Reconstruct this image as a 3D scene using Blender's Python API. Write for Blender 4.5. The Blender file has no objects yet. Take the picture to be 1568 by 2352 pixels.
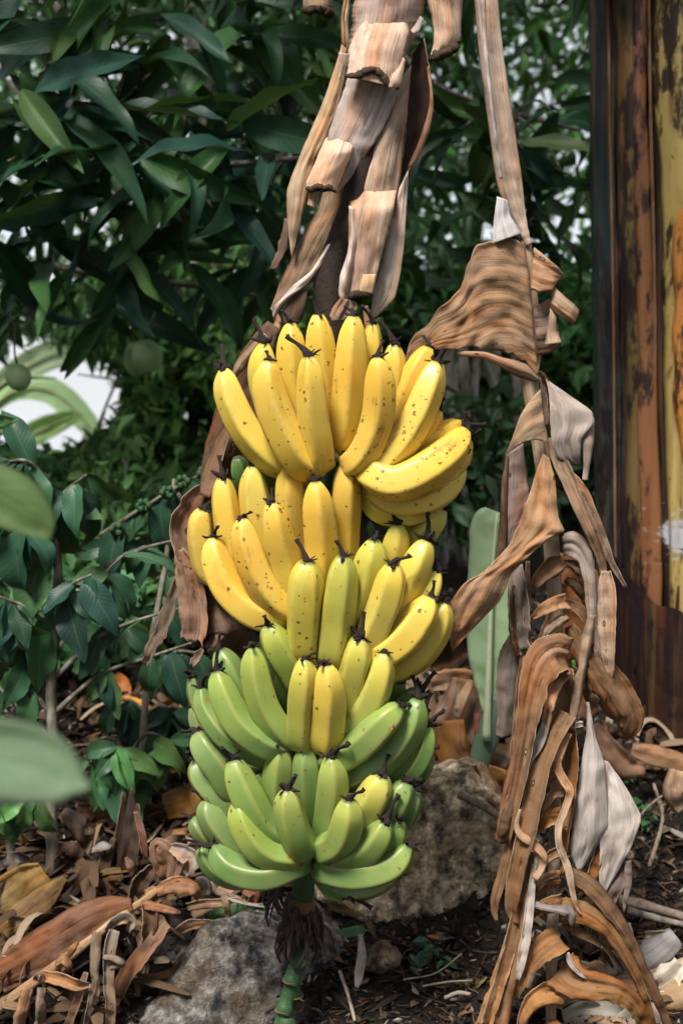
import bpy, bmesh, math, random
import numpy as np
from mathutils import Vector, Matrix, Quaternion, Euler, noise

# ---------------------------------------------------------------- camera
S = bpy.context.scene
FPX, CX, CY = 3000.0, 784.0, 1176.0           # focal length and centre of a 1568 x 2352 frame
CAM = Vector((0.0, 0.0, 1.0))
PITCH = math.radians(6.0)
cd = bpy.data.cameras.new('camera')
cam = bpy.data.objects.new('camera', cd)
S.collection.objects.link(cam)
cam.location = CAM
cam.rotation_euler = (math.pi / 2 - PITCH, 0, 0)
cd.sensor_fit = 'VERTICAL'
cd.sensor_height = 36.0
cd.lens = 36.0 * FPX / 2352.0
cd.clip_start, cd.clip_end = 0.02, 400
cd.dof.use_dof = True
cd.dof.focus_distance = 1.66
cd.dof.aperture_fstop = 5.0
S.camera = cam
# ---------------------------------------------------------------- sky and sun
SUN_EL, SUN_AZ = math.radians(56), math.radians(208)     # azimuth clockwise from +Y: behind the camera, to the left
w = bpy.data.worlds.new('World'); S.world = w; w.use_nodes = True
nt = w.node_tree
bg = nt.nodes['Background']
sky = nt.nodes.new('ShaderNodeTexSky')
sky.sky_type = 'NISHITA'; sky.sun_disc = False
sky.sun_elevation = SUN_EL; sky.sun_rotation = SUN_AZ
sky.altitude = 0; sky.air_density = 1.0; sky.dust_density = 1.0; sky.ozone_density = 1.0
# bright broken overcast: cloud veil over the clear-sky model
_tc = nt.nodes.new('ShaderNodeTexCoord')
_cl = nt.nodes.new('ShaderNodeTexNoise'); _cl.inputs['Scale'].default_value = 2.2; _cl.inputs['Detail'].default_value = 5
nt.links.new(_tc.outputs['Generated'], _cl.inputs['Vector'])
_cr = nt.nodes.new('ShaderNodeValToRGB')
_cr.color_ramp.elements[0].position = .30; _cr.color_ramp.elements[0].color = (.62, .62, .62, 1)
_cr.color_ramp.elements[1].position = .62; _cr.color_ramp.elements[1].color = (.95, .95, .95, 1)
nt.links.new(_cl.outputs[0], _cr.inputs[0])
_mx = nt.nodes.new('ShaderNodeMix'); _mx.data_type = 'RGBA'
nt.links.new(_cr.outputs[0], _mx.inputs[0]); nt.links.new(sky.outputs[0], _mx.inputs[6])
_mx.inputs[7].default_value = (10.2, 10.5, 11.0, 1)
nt.links.new(_mx.outputs[2], bg.inputs[0])
bg.inputs[1].default_value = 0.060
sl = bpy.data.lights.new('sun', 'SUN'); sl.energy = 4.2; sl.angle = math.radians(16); sl.color = (1.0, 0.95, 0.87)
so = bpy.data.objects.new('sun', sl); S.collection.objects.link(so)
sdir = Vector((math.sin(SUN_AZ) * math.cos(SUN_EL), math.cos(SUN_AZ) * math.cos(SUN_EL), math.sin(SUN_EL)))
so.rotation_euler = sdir.to_track_quat('Z', 'Y').to_euler(); so.location = sdir * 10
S.view_settings.view_transform = 'Standard'; S.view_settings.look = 'None'
S.view_settings.exposure = 0.80; S.view_settings.gamma = 1.0; S.view_settings.use_curve_mapping = False
S.cycles.use_adaptive_sampling = True; S.cycles.adaptive_threshold = 0.03
S.cycles.max_bounces = 5; S.cycles.diffuse_bounces = 2; S.cycles.glossy_bounces = 2; S.cycles.transmission_bounces = 3
S.cycles.sample_clamp_indirect = 4.0
try:
    S.cycles.use_denoising = True
except Exception:
    pass

# ---------------------------------------------------------------- helpers
rnd = random.Random(7)
COL = S.collection
_f = Vector((0, math.cos(PITCH), -math.sin(PITCH)))
_u = Vector((0, math.sin(PITCH), math.cos(PITCH)))
_r = Vector((1, 0, 0))

def P(x, y, Y):
    """place measured in the frame (1568 x 2352) at world distance Y"""
    d = _f + _r * ((x - CX) / FPX) - _u * ((y - CY) / FPX)
    return CAM + d * (Y / d.y)

def uvq(p):
    """world point -> frame position"""
    v = p - CAM
    z = v.dot(_f)
    return CX + FPX * v.dot(_r) / z, CY - FPX * v.dot(_u) / z, z

# detail views of the photograph used when measuring: name -> (x0, y0, scale) in frame units
VIEWS = {'A': (390.4, 660.3, .4760), 'B': (390.4, 1004.8, .4760), 'C': (390.4, 1406.7, .4760),
         'D': (545.4, 0.0, .3662), 'E': (918.6, 0.0, .4141), 'F': (918.6, 803.8, .4141), 'G': (918.6, 1550.2, .4141),
         'H': (528.2, 0.0, .3662), 'I': (918.6, 459.3, .4141), 'L': (0.0, 1837.3, .4394), 'Z': (0.0, 0.0, 1.0)}

def gz(x, y):
    t = y - 1.69
    if t < 0: z = 0.02 + 0.22 * max(t, -0.7)
    elif t < 1.0: z = 0.02 + 0.40 * t
    else: z = 0.42 + 0.10 * (1 - math.exp(-(t - 1.0) * 3)) - (0.16 * (y - 4.9) if y > 4.9 else 0)
    z -= 0.07 * math.exp(-((x + .15) / .16) ** 2 - ((y - 1.80) / .12) ** 2)
    z += 0.02 * noise.noise(Vector((x * 3, y * 3, 0))) + 0.008 * noise.noise(Vector((x * 11, y * 11, 3)))
    return z

def ground_hit(x, y, lift=0.0):
    """where a frame position meets the ground"""
    lo, hi = 0.6, 6.0
    for _ in range(40):
        m = (lo + hi) / 2
        p = P(x, y, m)
        if p.z > gz(p.x, m): lo = m
        else: hi = m
    p = P(x, y, lo); p.z = gz(p.x, p.y) + lift
    return p

def tag(o, label=None, cat=None, group=None, kind=None):
    if label: o['label'] = label
    if cat: o['category'] = cat
    if group: o['group'] = group
    if kind: o['kind'] = kind
    return o

def thing(name, loc, label, cat, group=None):
    o = bpy.data.objects.new(name, None); COL.objects.link(o)
    o.empty_display_size = 0.05
    o.location = loc
    return tag(o, label, cat, group)

def link(name, me, mat=None, parent=None, color=None):
    o = bpy.data.objects.new(name, me); COL.objects.link(o)
    if mat is not None and len(me.materials) == 0: me.materials.append(mat)
    if parent is not None: o.parent = parent
    if color is not None: o.color = (color[0], color[1], color[2], 1)
    return o

def root_of(parent):
    v = Vector((0, 0, 0))
    while parent is not None:
        v += parent.location; parent = parent.parent
    return v

def mesh_from(name, verts, faces, uvs=None, smooth=True, attrs=None, off=None):
    me = bpy.data.meshes.new(name)
    if off is not None: verts = [Vector(v) - off for v in verts]
    me.from_pydata([tuple(v) for v in verts], [], faces)
    if smooth: me.polygons.foreach_set('use_smooth', [True] * len(me.polygons))
    if uvs is not None:
        ul = me.uv_layers.new(name='UVMap')
        li = np.empty(len(me.loops), dtype=np.int32); me.loops.foreach_get('vertex_index', li)
        ul.data.foreach_set('uv', np.asarray(uvs, dtype=np.float32)[li].ravel())
    for k, vals in (attrs or {}).items():
        a = me.attributes.new(k, 'FLOAT', 'POINT'); a.data.foreach_set('value', np.asarray(vals, dtype=np.float32))
    me.update()
    return me

def catmull(pts, n):
    """pts: list of equal-length tuples -> n samples, roughly even"""
    p = [np.array(q, dtype=float) for q in pts]
    if len(p) == 2: return [p[0] + (p[1] - p[0]) * t for t in np.linspace(0, 1, n)]
    P_ = [2 * p[0] - p[1]] + p + [2 * p[-1] - p[-2]]
    out = []
    segs = len(p) - 1
    for t in np.linspace(0, segs, n):
        i = min(int(t), segs - 1); f = t - i
        a, b, c, d = P_[i], P_[i + 1], P_[i + 2], P_[i + 3]
        out.append(0.5 * (2 * b + (c - a) * f + (2 * a - 5 * b + 4 * c - d) * f * f + (3 * b - a - 3 * c + d) * f ** 3))
    return out

def frames(pts, ref):
    n = len(pts); T = []
    for i in range(n):
        t = (pts[min(i + 1, n - 1)] - pts[max(i - 1, 0)])
        T.append(t.normalized() if t.length > 1e-9 else Vector((0, 0, 1)))
    N = []
    r = ref - T[0] * ref.dot(T[0])
    if r.length < 1e-4: r = Vector((1, 0, 0)) - T[0] * T[0].x
    r.normalize()
    for i in range(n):
        r = r - T[i] * r.dot(T[i]); r.normalize(); N.append(r.copy())
    return T, N, [T[i].cross(N[i]) for i in range(n)]

def tube_geo(pts, rad, seg=8, ref=Vector((0, -1, 0)), jit=0.0, seed=0, cap=True, base=0):
    T, N, B = frames(pts, ref)
    V, F, U = [], [], []
    L = 0
    for i, p in enumerate(pts):
        if i: L += (pts[i] - pts[i - 1]).length
        for k in range(seg):
            a = 2 * math.pi * k / seg
            r = rad[i] * (1 + jit * noise.noise(p * 40 + Vector((k * 1.7, seed, 0))))
            V.append(p + (N[i] * math.cos(a) + B[i] * math.sin(a)) * r); U.append((k / seg * rad[i] * 6.28, L))
    for i in range(len(pts) - 1):
        for k in range(seg):
            k2 = (k + 1) % seg
            F.append((base + i * seg + k, base + i * seg + k2, base + (i + 1) * seg + k2, base + (i + 1) * seg + k))
    if cap:
        F.append(tuple(base + k for k in reversed(range(seg))))
        F.append(tuple(base + (len(pts) - 1) * seg + k for k in range(seg)))
    return V, F, U

def tube(name, ctrl, mat, parent=None, color=None, n=None, seg=8, jit=0.0, seed=0):
    """ctrl: list of (Vector, radius)"""
    n = n or max(4, len(ctrl) * 4)
    sm = catmull([(c.x, c.y, c.z, r) for c, r in ctrl], n)
    pts = [Vector(s[:3]) for s in sm]; rad = [max(s[3], 1e-4) for s in sm]
    V, F, U = tube_geo(pts, rad, seg, jit=jit, seed=seed)
    me = mesh_from(name, V, F, U, off=root_of(parent))
    return link(name, me, mat, parent, color)

def thick(o, t, rim=None, off=0.0):
    m = o.modifiers.new('thickness', 'SOLIDIFY'); m.thickness = t; m.offset = off
    if rim is not None:
        o.data.materials.append(rim); m.material_offset_rim = 1
    return o

def ribbon(name, pts, mat, parent=None, color=None, view='Z', Y=1.75, d=0.0, bow=0.0, arc=0.5, rip=0.0, ripf=2.0,
           rag=0.06, seed=0, n=26, m=9, th=0.0006, twist=0.0, wav=0.0, rim=None, lumps=0.004, endrag=0.0, pleat=.10, curl=None):
    """A strip measured in the frame: pts are (x, y, width[, d_cm[, twist_deg]]); d is cm towards the camera."""
    ox, oy, sc = VIEWS[view]
    q = []
    k = len(pts)
    for i, p in enumerate(pts):
        dd = (p[3] if len(p) > 3 else d + bow * math.sin(math.pi * i / max(k - 1, 1)))
        tw = p[4] if len(p) > 4 else twist * (i / max(k - 1, 1))
        q.append((ox + p[0] * sc, oy + p[1] * sc, max(p[2] * sc, 1.0), dd, tw))
    sm = catmull(q, n)
    C = [P(s[0], s[1], Y - s[3] * 0.01) for s in sm]
    if curl is None: curl = .5 * math.sin(seed * 2.7)
    crz = (.42 * (1 if math.sin(seed * 5.1) > -.2 else -1) * (.5 + abs(math.sin(seed * 3.3)))) if mat in (M['dry'], M['pale']) else 0.0
    cv = .5 * math.sin(seed * 1.7)
    if mat in (M['dry'], M['pale']): arc *= .4; rag *= 1.7
    if rim is None and mat in (M['dry'], M['pale']): rim = M['edge']
    V, U, F = [], [], []
    L = 0; so_ = seed * 7.13
    side0 = None
    for i, s in enumerate(sm):
        t = (C[min(i + 1, n - 1)] - C[max(i - 1, 0)])
        t = t.normalized() if t.length > 1e-9 else Vector((0, 0, -1))
        vw = (C[i] - CAM).normalized()
        side = t.cross(vw)
        if side.length < 0.15 and side0 is not None: side = side0.copy()
        side.normalize()
        if side0 is not None:
            side = (side * 0.7 + side0 * 0.3)
            side -= t * side.dot(t); side.normalize()
        side0 = side.copy()
        nrm = side.cross(t).normalized()
        if nrm.dot(vw) > 0: nrm = -nrm
        a = math.radians(s[4])
        sd = side * math.cos(a) + nrm * math.sin(a)
        nm = nrm * math.cos(a) - side * math.sin(a)
        if i: L += (C[i] - C[i - 1]).length
        hw = max(s[2], 0.6) * 0.5 * (Y - s[3] * 0.01) / FPX
        el = 1 + rag * (noise.noise(Vector((L * 40, so_, 1))) + 0.9 * noise.noise(Vector((L * 160, so_, 5))) + .5 * noise.noise(Vector((L * 420, so_, 7))))
        er = 1 + rag * (noise.noise(Vector((L * 40, so_, 9))) + 0.9 * noise.noise(Vector((L * 160, so_, 14))) + .5 * noise.noise(Vector((L * 420, so_, 17))))
        if mat in (M['dry'], M['pale']) and .12 < i / n < .93:
            el -= max(0, noise.noise(Vector((L * 34, so_, 31))) - .28) * .9; er -= max(0, noise.noise(Vector((L * 34, so_, 41))) - .28) * .9
        ar = arc if abs(arc) > 1e-3 else 1e-3
        R = hw / math.sin(min(abs(ar) / 2, 1.5708)); sg = 1 if ar > 0 else -1
        for j in range(m):
            v = -1 + 2 * j / (m - 1)
            vv = v * (el if v < 0 else er)
            an = vv * abs(ar) / 2
            so2 = R * math.sin(an) if abs(an) < 1.5708 else R * (1 if an > 0 else -1)
            no = sg * R * (math.cos(an) - 1)
            no += (rip + pleat) * hw * 1.6 * noise.noise(Vector((vv * ripf * 1.3 + so_, L * 7, so_)))
            no += pleat * hw * .45 * noise.noise(Vector((vv * ripf * 4.5 + so_, L * 5, so_ + 9)))
            if crz: no += crz * hw * (abs(vv - cv - .35 * noise.noise(Vector((L * 6, so_, 77)))) + .6 * abs(vv + .55 + .3 * noise.noise(Vector((L * 5, so_, 87)))) - .8)
            no += curl * hw * max(0, abs(vv) - .6) ** 2 * 6 * (1 if v > 0 else -.6)
            no += wav * hw * noise.noise(Vector((L * 28, vv * 1.2, so_)))
            no += lumps * noise.noise(Vector((L * 55, vv * hw * 55, so_ + 4))) + .0016 * noise.noise(Vector((L * 150, vv * hw * 190, so_ + 6)))
            pos = C[i] + sd * so2 + nm * no
            if endrag and i in (0, n - 1):
                pos = pos + t * (endrag * hw * 2 * noise.noise(Vector((vv * 3.1, so_, i))) * (1 if i else -1))
            V.append(pos); U.append((v * hw, L))
    for i in range(n - 1):
        for j in range(m - 1):
            a0 = i * m + j
            F.append((a0, a0 + 1, a0 + m + 1, a0 + m))
    me = mesh_from(name, V, F, U, off=root_of(parent))
    o = link(name, me, mat, parent, color)
    if th: thick(o, th, rim)
    return o

def sheet(name, A, B, mat, parent=None, color=None, view='H', Y=1.80, d=0.0, bow=0.0, bulge=.25, pleat=.06, pf=3.0, rag=.02, seed=0, n=40, m=17, th=.0010,
          lumps=.003, rim=None, fold=0.0, droop=0.0):
    """A torn sheet measured by its two long edges A and B (frame positions from one end to the other); bulges towards the camera."""
    ox, oy, sc = VIEWS[view]; so_ = seed * 5.37
    def edge(E):
        E = [np.array((ox + p[0] * sc, oy + p[1] * sc, p[2] if len(p) > 2 else d)) for p in E]
        k = len(E) - 1; out = []
        for t in np.linspace(0, k, n):
            j = min(int(t), k - 1); out.append(E[j] + (E[j + 1] - E[j]) * (t - j))
        for _ in range(2):
            out = [out[0]] + [(out[q - 1] + 2 * out[q] + out[q + 1]) / 4 for q in range(1, n - 1)] + [out[-1]]
        return out
    if len(A) != len(B):
        raise ValueError(name)
    EA, EB = edge(A), edge(B)
    V, F, U = [], [], []
    crz = (.16 if mat == M['sheath'] else .22) * math.sin(seed * 3.9 + 1); cv = .4 * math.sin(seed * 1.7)
    L = 0; prev = None
    for i in range(n):
        t = i / (n - 1)
        wpx = math.hypot(EB[i][0] - EA[i][0], EB[i][1] - EA[i][1]); hw = .5 * wpx * Y / FPX
        c = (EA[i] + EB[i]) / 2; cp = P(c[0], c[1], Y)
        if prev is not None: L += (cp - prev).length
        prev = cp
        ja = rag * (noise.noise(Vector((L * 70, so_, 3))) + .9 * noise.noise(Vector((L * 230, so_, 8))) + .5 * noise.noise(Vector((L * 600, so_, 5))))
        jb = rag * (noise.noise(Vector((L * 70, so_, 23))) + .9 * noise.noise(Vector((L * 230, so_, 28))) + .5 * noise.noise(Vector((L * 600, so_, 25))))
        for j in range(m):
            s_ = j / (m - 1); v = 2 * s_ - 1
            s2 = s_ + (ja * (1 - s_) if s_ < .5 else jb * s_) * (abs(v) ** 3)
            q = EA[i] + (EB[i] - EA[i]) * s2
            dd = q[2] * .01 + bow * .01 * math.sin(math.pi * t) + bulge * hw * (1 - v * v)
            dd += pleat * hw * 1.5 * noise.noise(Vector((v * pf + so_, L * 8, so_))) + pleat * hw * .6 * noise.noise(Vector((v * pf * 3.5, L * 12, so_ + 5)))
            dd += crz * hw * (abs(v - cv - .35 * noise.noise(Vector((L * 6, so_, 77)))) + .7 * abs(v + .5 + .35 * noise.noise(Vector((L * 5, so_, 87)))) - .8)
            dd += fold * hw * max(0, abs(v) - .7) * 3 * math.sin(L * 30 + so_)
            dd += lumps * noise.noise(Vector((L * 50, v * hw * 60, so_ + 2)))
            V.append(P(q[0], q[1], Y - dd)); U.append((v * hw, L))
    for i in range(n - 1):
        for j in range(m - 1):
            a0 = i * m + j; F.append((a0, a0 + 1, a0 + m + 1, a0 + m))
    o = link(name, mesh_from(name, V, F, U, off=root_of(parent)), mat, parent, color)
    if th: thick(o, th, rim if rim is not None else M['edge'])
    return o

# ---------------------------------------------------------------- materials
def mat_new(name):
    m = bpy.data.materials.new(name); m.use_nodes = True
    n = m.node_tree; b = n.nodes['Principled BSDF']
    b.inputs['Specular IOR Level'].default_value = .18
    return m, n, b

class G:
    """small node-building helper"""
    def __init__(s, tree): s.t = tree
    def n(s, typ, **kw):
        x = s.t.nodes.new(typ)
        for k, v in kw.items(): setattr(x, k, v)
        return x
    def l(s, a, b): s.t.links.new(a, b)
    def val(s, sock, v):
        if isinstance(v, (int, float)): sock.default_value = v
        elif isinstance(v, tuple): sock.default_value = v if len(v) == 4 or len(v) == len(sock.default_value) else (*v, 1)
        else: s.l(v, sock)
    def math(s, op, a, b=0.0, clamp=False):
        x = s.n('ShaderNodeMath', operation=op); x.use_clamp = clamp
        s.val(x.inputs[0], a); s.val(x.inputs[1], b); return x.outputs[0]
    def mix(s, f, a, b, typ='MIX'):
        x = s.n('ShaderNodeMix', data_type='RGBA', blend_type=typ)
        s.val(x.inputs[0], f)
        for i, v in ((6, a), (7, b)):
            if isinstance(v, tuple): x.inputs[i].default_value = (*v[:3], 1)
            else: s.l(v, x.inputs[i])
        return x.outputs[2]
    def noise(s, vec, scale, detail=4, rough=0.55, dist=0.0):
        x = s.n('ShaderNodeTexNoise'); x.inputs['Scale'].default_value = scale
        x.inputs['Detail'].default_value = detail; x.inputs['Roughness'].default_value = rough
        x.inputs['Distortion'].default_value = dist
        if vec is not None: s.l(vec, x.inputs['Vector'])
        return x.outputs[0]
    def ramp(s, f, stops, interp='LINEAR'):
        x = s.n('ShaderNodeValToRGB'); x.color_ramp.interpolation = interp
        e = x.color_ramp.elements
        while len(e) < len(stops): e.new(0.5)
        for i, (p, c) in enumerate(stops):
            e[i].position = p
            e[i].color = (*c, 1) if isinstance(c, tuple) else (c, c, c, 1)
        s.l(f, x.inputs[0]); return x.outputs[0]
    def attr(s, name, typ='GEOMETRY'):
        x = s.n('ShaderNodeAttribute', attribute_name=name, attribute_type=typ); return x
    def tc(s, which='Object'):
        return s.n('ShaderNodeTexCoord').outputs[which]
    def mapv(s, vec, sc, loc=(0, 0, 0)):
        x = s.n('ShaderNodeMapping'); s.l(vec, x.inputs[0])
        x.inputs['Scale'].default_value = sc; x.inputs['Location'].default_value = loc; return x.outputs[0]
    def bump(s, h, strength, dist, bsdf):
        x = s.n('ShaderNodeBump'); x.inputs['Strength'].default_value = strength; x.inputs['Distance'].default_value = dist
        s.l(h, x.inputs['Height']); s.l(x.outputs[0], bsdf.inputs['Normal']); return x

def m_banana():
    m, t, b = mat_new('banana_skin'); g = G(t)
    oc = g.tc('Object')
    ripe = g.attr('ripe').outputs['Fac']; spot = g.attr('spot').outputs['Fac']; s_ = g.attr('along').outputs['Fac']
    orr = g.n('ShaderNodeObjectInfo').outputs['Random']
    nz = g.noise(oc, 16, 4)
    r2 = g.math('ADD', ripe, g.math('MULTIPLY', g.math('SUBTRACT', nz, 0.5), 0.34), clamp=True)
    col = g.ramp(r2, [(0.0, (.042, .120, .034)), (.25, (.105, .220, .058)), (.5, (.270, .345, .066)), (.7, (.53, .455, .066)),
                      (.86, (.685, .47, .062)), (1.0, (.68, .385, .042))])
    # fine pores
    fine = g.noise(oc, 700, 2)
    col = g.mix(g.math('MULTIPLY', g.math('SUBTRACT', fine, .42, clamp=True), .5), col, (.30, .22, .03))
    # small ripe specks
    vo = g.n('ShaderNodeTexVoronoi'); vo.inputs['Scale'].default_value = 130; vo.inputs['Randomness'].default_value = 1.0
    vn = g.n('ShaderNodeVectorMath', operation='ADD'); g.l(oc, vn.inputs[0])
    nv = g.n('ShaderNodeTexNoise'); nv.inputs['Scale'].default_value = 260; g.l(oc, nv.inputs['Vector'])
    vs = g.n('ShaderNodeVectorMath', operation='SCALE'); g.l(nv.outputs['Color'], vs.inputs[0]); vs.inputs['Scale'].default_value = .006
    g.l(vs.outputs[0], vn.inputs[1]); g.l(vn.outputs[0], vo.inputs['Vector'])
    sep = g.n('ShaderNodeSeparateColor'); g.l(vo.outputs['Color'], sep.inputs[0])
    cluster = g.noise(oc, 30, 2)
    size = g.math('ADD', .07, g.math('MULTIPLY', g.math('POWER', sep.outputs[1], 2.5), .30))
    hit = g.math('LESS_THAN', vo.outputs['Distance'], size)
    thr = g.math('MULTIPLY', g.math('MULTIPLY', spot, 2.1), g.math('MULTIPLY', g.math('SUBTRACT', cluster, .30, clamp=True), 2.6))
    on = g.math('LESS_THAN', sep.outputs[0], thr)
    sp = g.math('MULTIPLY', hit, on)
    spc = g.ramp(sep.outputs[2], [(0, (.05, .018, .006)), (.6, (.16, .05, .01)), (1, (.34, .13, .012))])
    col = g.mix(g.math('MULTIPLY', sp, .88), col, spc)
    # bruises running along the fruit
    uv = g.n('ShaderNodeUVMap').outputs[0]
    br = g.noise(g.mapv(uv, (75, 12, 1)), 1.0, 4)
    o2 = g.noise(g.mapv(oc, (1, 1, 1), (3, 1, 7)), 16, 3)
    bru = g.math('MULTIPLY', g.math('SUBTRACT', g.math('MULTIPLY', br, o2), .315, clamp=True), 12, clamp=True)
    bru = g.math('MULTIPLY', bru, g.math('MULTIPLY', spot, .9, clamp=True))
    col = g.mix(g.math('MULTIPLY', bru, .75), col, (.17, .065, .012))
    rg = g.attr('ridge').outputs['Fac']
    rn = g.noise(g.mapv(uv, (40, 60, 1), (1, 4, 0)), 1.0, 4, .7)
    wear = g.math('MULTIPLY', rg, g.ramp(rn, [(.46, 0.0), (.62, 1.0)]))
    col = g.mix(g.math('MULTIPLY', wear, .5), col, (.33, .17, .03))
    col = g.mix(g.math('MULTIPLY', rg, .09), col, (.72, .62, .20))
    # dark scuffs on green fruit too
    sc_ = g.noise(g.mapv(uv, (160, 35, 1), (5, 9, 0)), 1.0, 3)
    col = g.mix(g.math('MULTIPLY', g.math('SUBTRACT', sc_, .69, clamp=True), 3.5, clamp=True), col, (.11, .07, .02))
    # browned ends
    endm = g.math('MULTIPLY', g.math('SUBTRACT', g.math('ADD', s_, g.math('MULTIPLY', g.math('SUBTRACT', nz, .5), .04)), .984, clamp=True), 40, clamp=True)
    col = g.mix(endm, col, (.02, .014, .010))
    dust = g.noise(oc, 9, 3)
    col = g.mix(g.math('MULTIPLY', g.math('SUBTRACT', dust, .38, clamp=True), .6), col, (.56, .48, .22))
    g.l(col, b.inputs['Base Color'])
    b.inputs['Roughness'].default_value = .40
    b.inputs['Specular IOR Level'].default_value = .45
    hh = g.math('ADD', g.math('MULTIPLY', fine, .5), g.math('MULTIPLY', sp, -.6))
    g.bump(hh, .25, .0005, b)
    return m

def m_fibre(name, streak=1.0, spots=.6, rough=.62, dark=(.025, .014, .008), pale=(.52, .47, .42), scale=1.0, paleamt=.5, cross=0.0, warmamt=.55, vioamt=.5, gain=1.0):
    """dry banana-leaf tissue: long fibres, grey weathering, rot spots; base colour is the object's own"""
    m, t, b = mat_new(name); g = G(t)
    oi = g.n('ShaderNodeObjectInfo'); uv = g.n('ShaderNodeUVMap').outputs[0]; oc = g.tc('Object')
    base = g.mix(1.0, oi.outputs['Color'], (gain, gain * .97, gain * .94), 'MULTIPLY')
    shift = g.n('ShaderNodeVectorMath', operation='SCALE'); shift.inputs['Scale'].default_value = 3.7
    cmb = g.n('ShaderNodeCombineXYZ')
    for i in range(2): g.l(g.math('MULTIPLY', oi.outputs['Random'], 17.0 + 13 * i), cmb.inputs[i])
    ad = g.n('ShaderNodeVectorMath', operation='ADD'); g.l(uv, ad.inputs[0]); g.l(cmb.outputs[0], ad.inputs[1])
    u = ad.outputs[0]
    f1 = g.noise(g.mapv(u, (700 * scale, 7, 1)), 1.0, 4, .65)
    f2 = g.noise(g.mapv(u, (110 * scale, 4, 1)), 1.0, 3, .6)
    big = g.noise(g.mapv(u, (24, 9, 1)), 1.0, 5, .6)
    big2 = g.noise(g.mapv(u, (34, 14, 1), (7, 3, 0)), 1.0, 5, .62)
    pm = g.ramp(big, [(.48, 0.0), (.66, 1.0)])
    hsv = g.n('ShaderNodeHueSaturation'); hsv.inputs['Saturation'].default_value = .72; hsv.inputs['Value'].default_value = 1.55; g.l(base, hsv.inputs['Color'])
    col = g.mix(g.math('MULTIPLY', pm, paleamt), base, hsv.outputs[0])
    warm = g.noise(g.mapv(u, (40, 6, 1), (2, 8, 0)), 1.0, 4, .55)
    col = g.mix(g.math('MULTIPLY', g.ramp(warm, [(.50, 0.0), (.64, 1.0)]), warmamt), col, g.mix(1.0, base, (1.35, .85, .48), 'MULTIPLY'))
    vio = g.noise(g.mapv(u, (28, 7, 1), (6, 2, 0)), 1.0, 4, .6)
    col = g.mix(g.math('MULTIPLY', g.ramp(vio, [(.52, 0.0), (.66, 1.0)]), vioamt), col, g.mix(1.0, base, (.62, .62, .78), 'MULTIPLY'))
    dm = g.ramp(big2, [(.52, 0.0), (.70, 1.0)])
    deep = g.mix(1.0, base, (.36, .30, .26), 'MULTIPLY')
    col = g.mix(g.math('MULTIPLY', dm, .85), col, deep)
    fc = g.ramp(f1, [(.34, 0.0), (.66, 1.0)])
    k = g.math('ADD', 1 - .36 * streak, g.math('MULTIPLY', fc, .52 * streak))
    gr = g.n('ShaderNodeCombineColor')
    for i in range(3): g.l(k, gr.inputs[i])
    col = g.mix(1.0, col, gr.outputs[0], 'MULTIPLY')
    dk = g.ramp(f2, [(.30, 1.0), (.45, 0.0)])
    col = g.mix(g.math('MULTIPLY', dk, .65 * streak), col, dark)
    bl = g.noise(g.mapv(u, (70, 26, 1), (4, 1, 0)), 1.0, 5, .62)
    col = g.mix(g.math('MULTIPLY', g.math('SUBTRACT', bl, .58, clamp=True), 9 * spots, clamp=True), col, dark)
    fine = g.noise(g.mapv(u, (420, 150, 1)), 1.0, 2, .6)
    col = g.mix(g.math('MULTIPLY', g.math('SUBTRACT', fine, .64, clamp=True), 7 * spots, clamp=True), col, dark)
    ve = g.n('ShaderNodeTexVoronoi'); ve.inputs['Scale'].default_value = 1.0; g.l(g.mapv(u, (110, 45, 1)), ve.inputs['Vector'])
    sv = g.n('ShaderNodeSeparateColor'); g.l(ve.outputs['Color'], sv.inputs[0])
    ring = g.math('MULTIPLY', g.math('LESS_THAN', ve.outputs['Distance'], .24), g.math('LESS_THAN', sv.outputs[0], .08 if name == 'dry_leaf' else -1.0))
    hole = g.math('MULTIPLY', g.math('LESS_THAN', ve.outputs['Distance'], .13), ring)
    col = g.mix(g.math('MULTIPLY', ring, .8), col, dark); col = g.mix(g.math('MULTIPLY', hole, .45), col, pale)
    g.l(col, b.inputs['Base Color']); b.inputs['Roughness'].default_value = rough
    b.inputs['Specular IOR Level'].default_value = .16
    h = g.math('ADD', f1, g.math('MULTIPLY', f2, 1.2))
    if cross:
        h = g.math('ADD', h, g.math('MULTIPLY', g.noise(g.mapv(u, (30, 170, 1)), 1.0, 3), cross))
    g.bump(h, .8, .0016, b)
    return m

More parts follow.
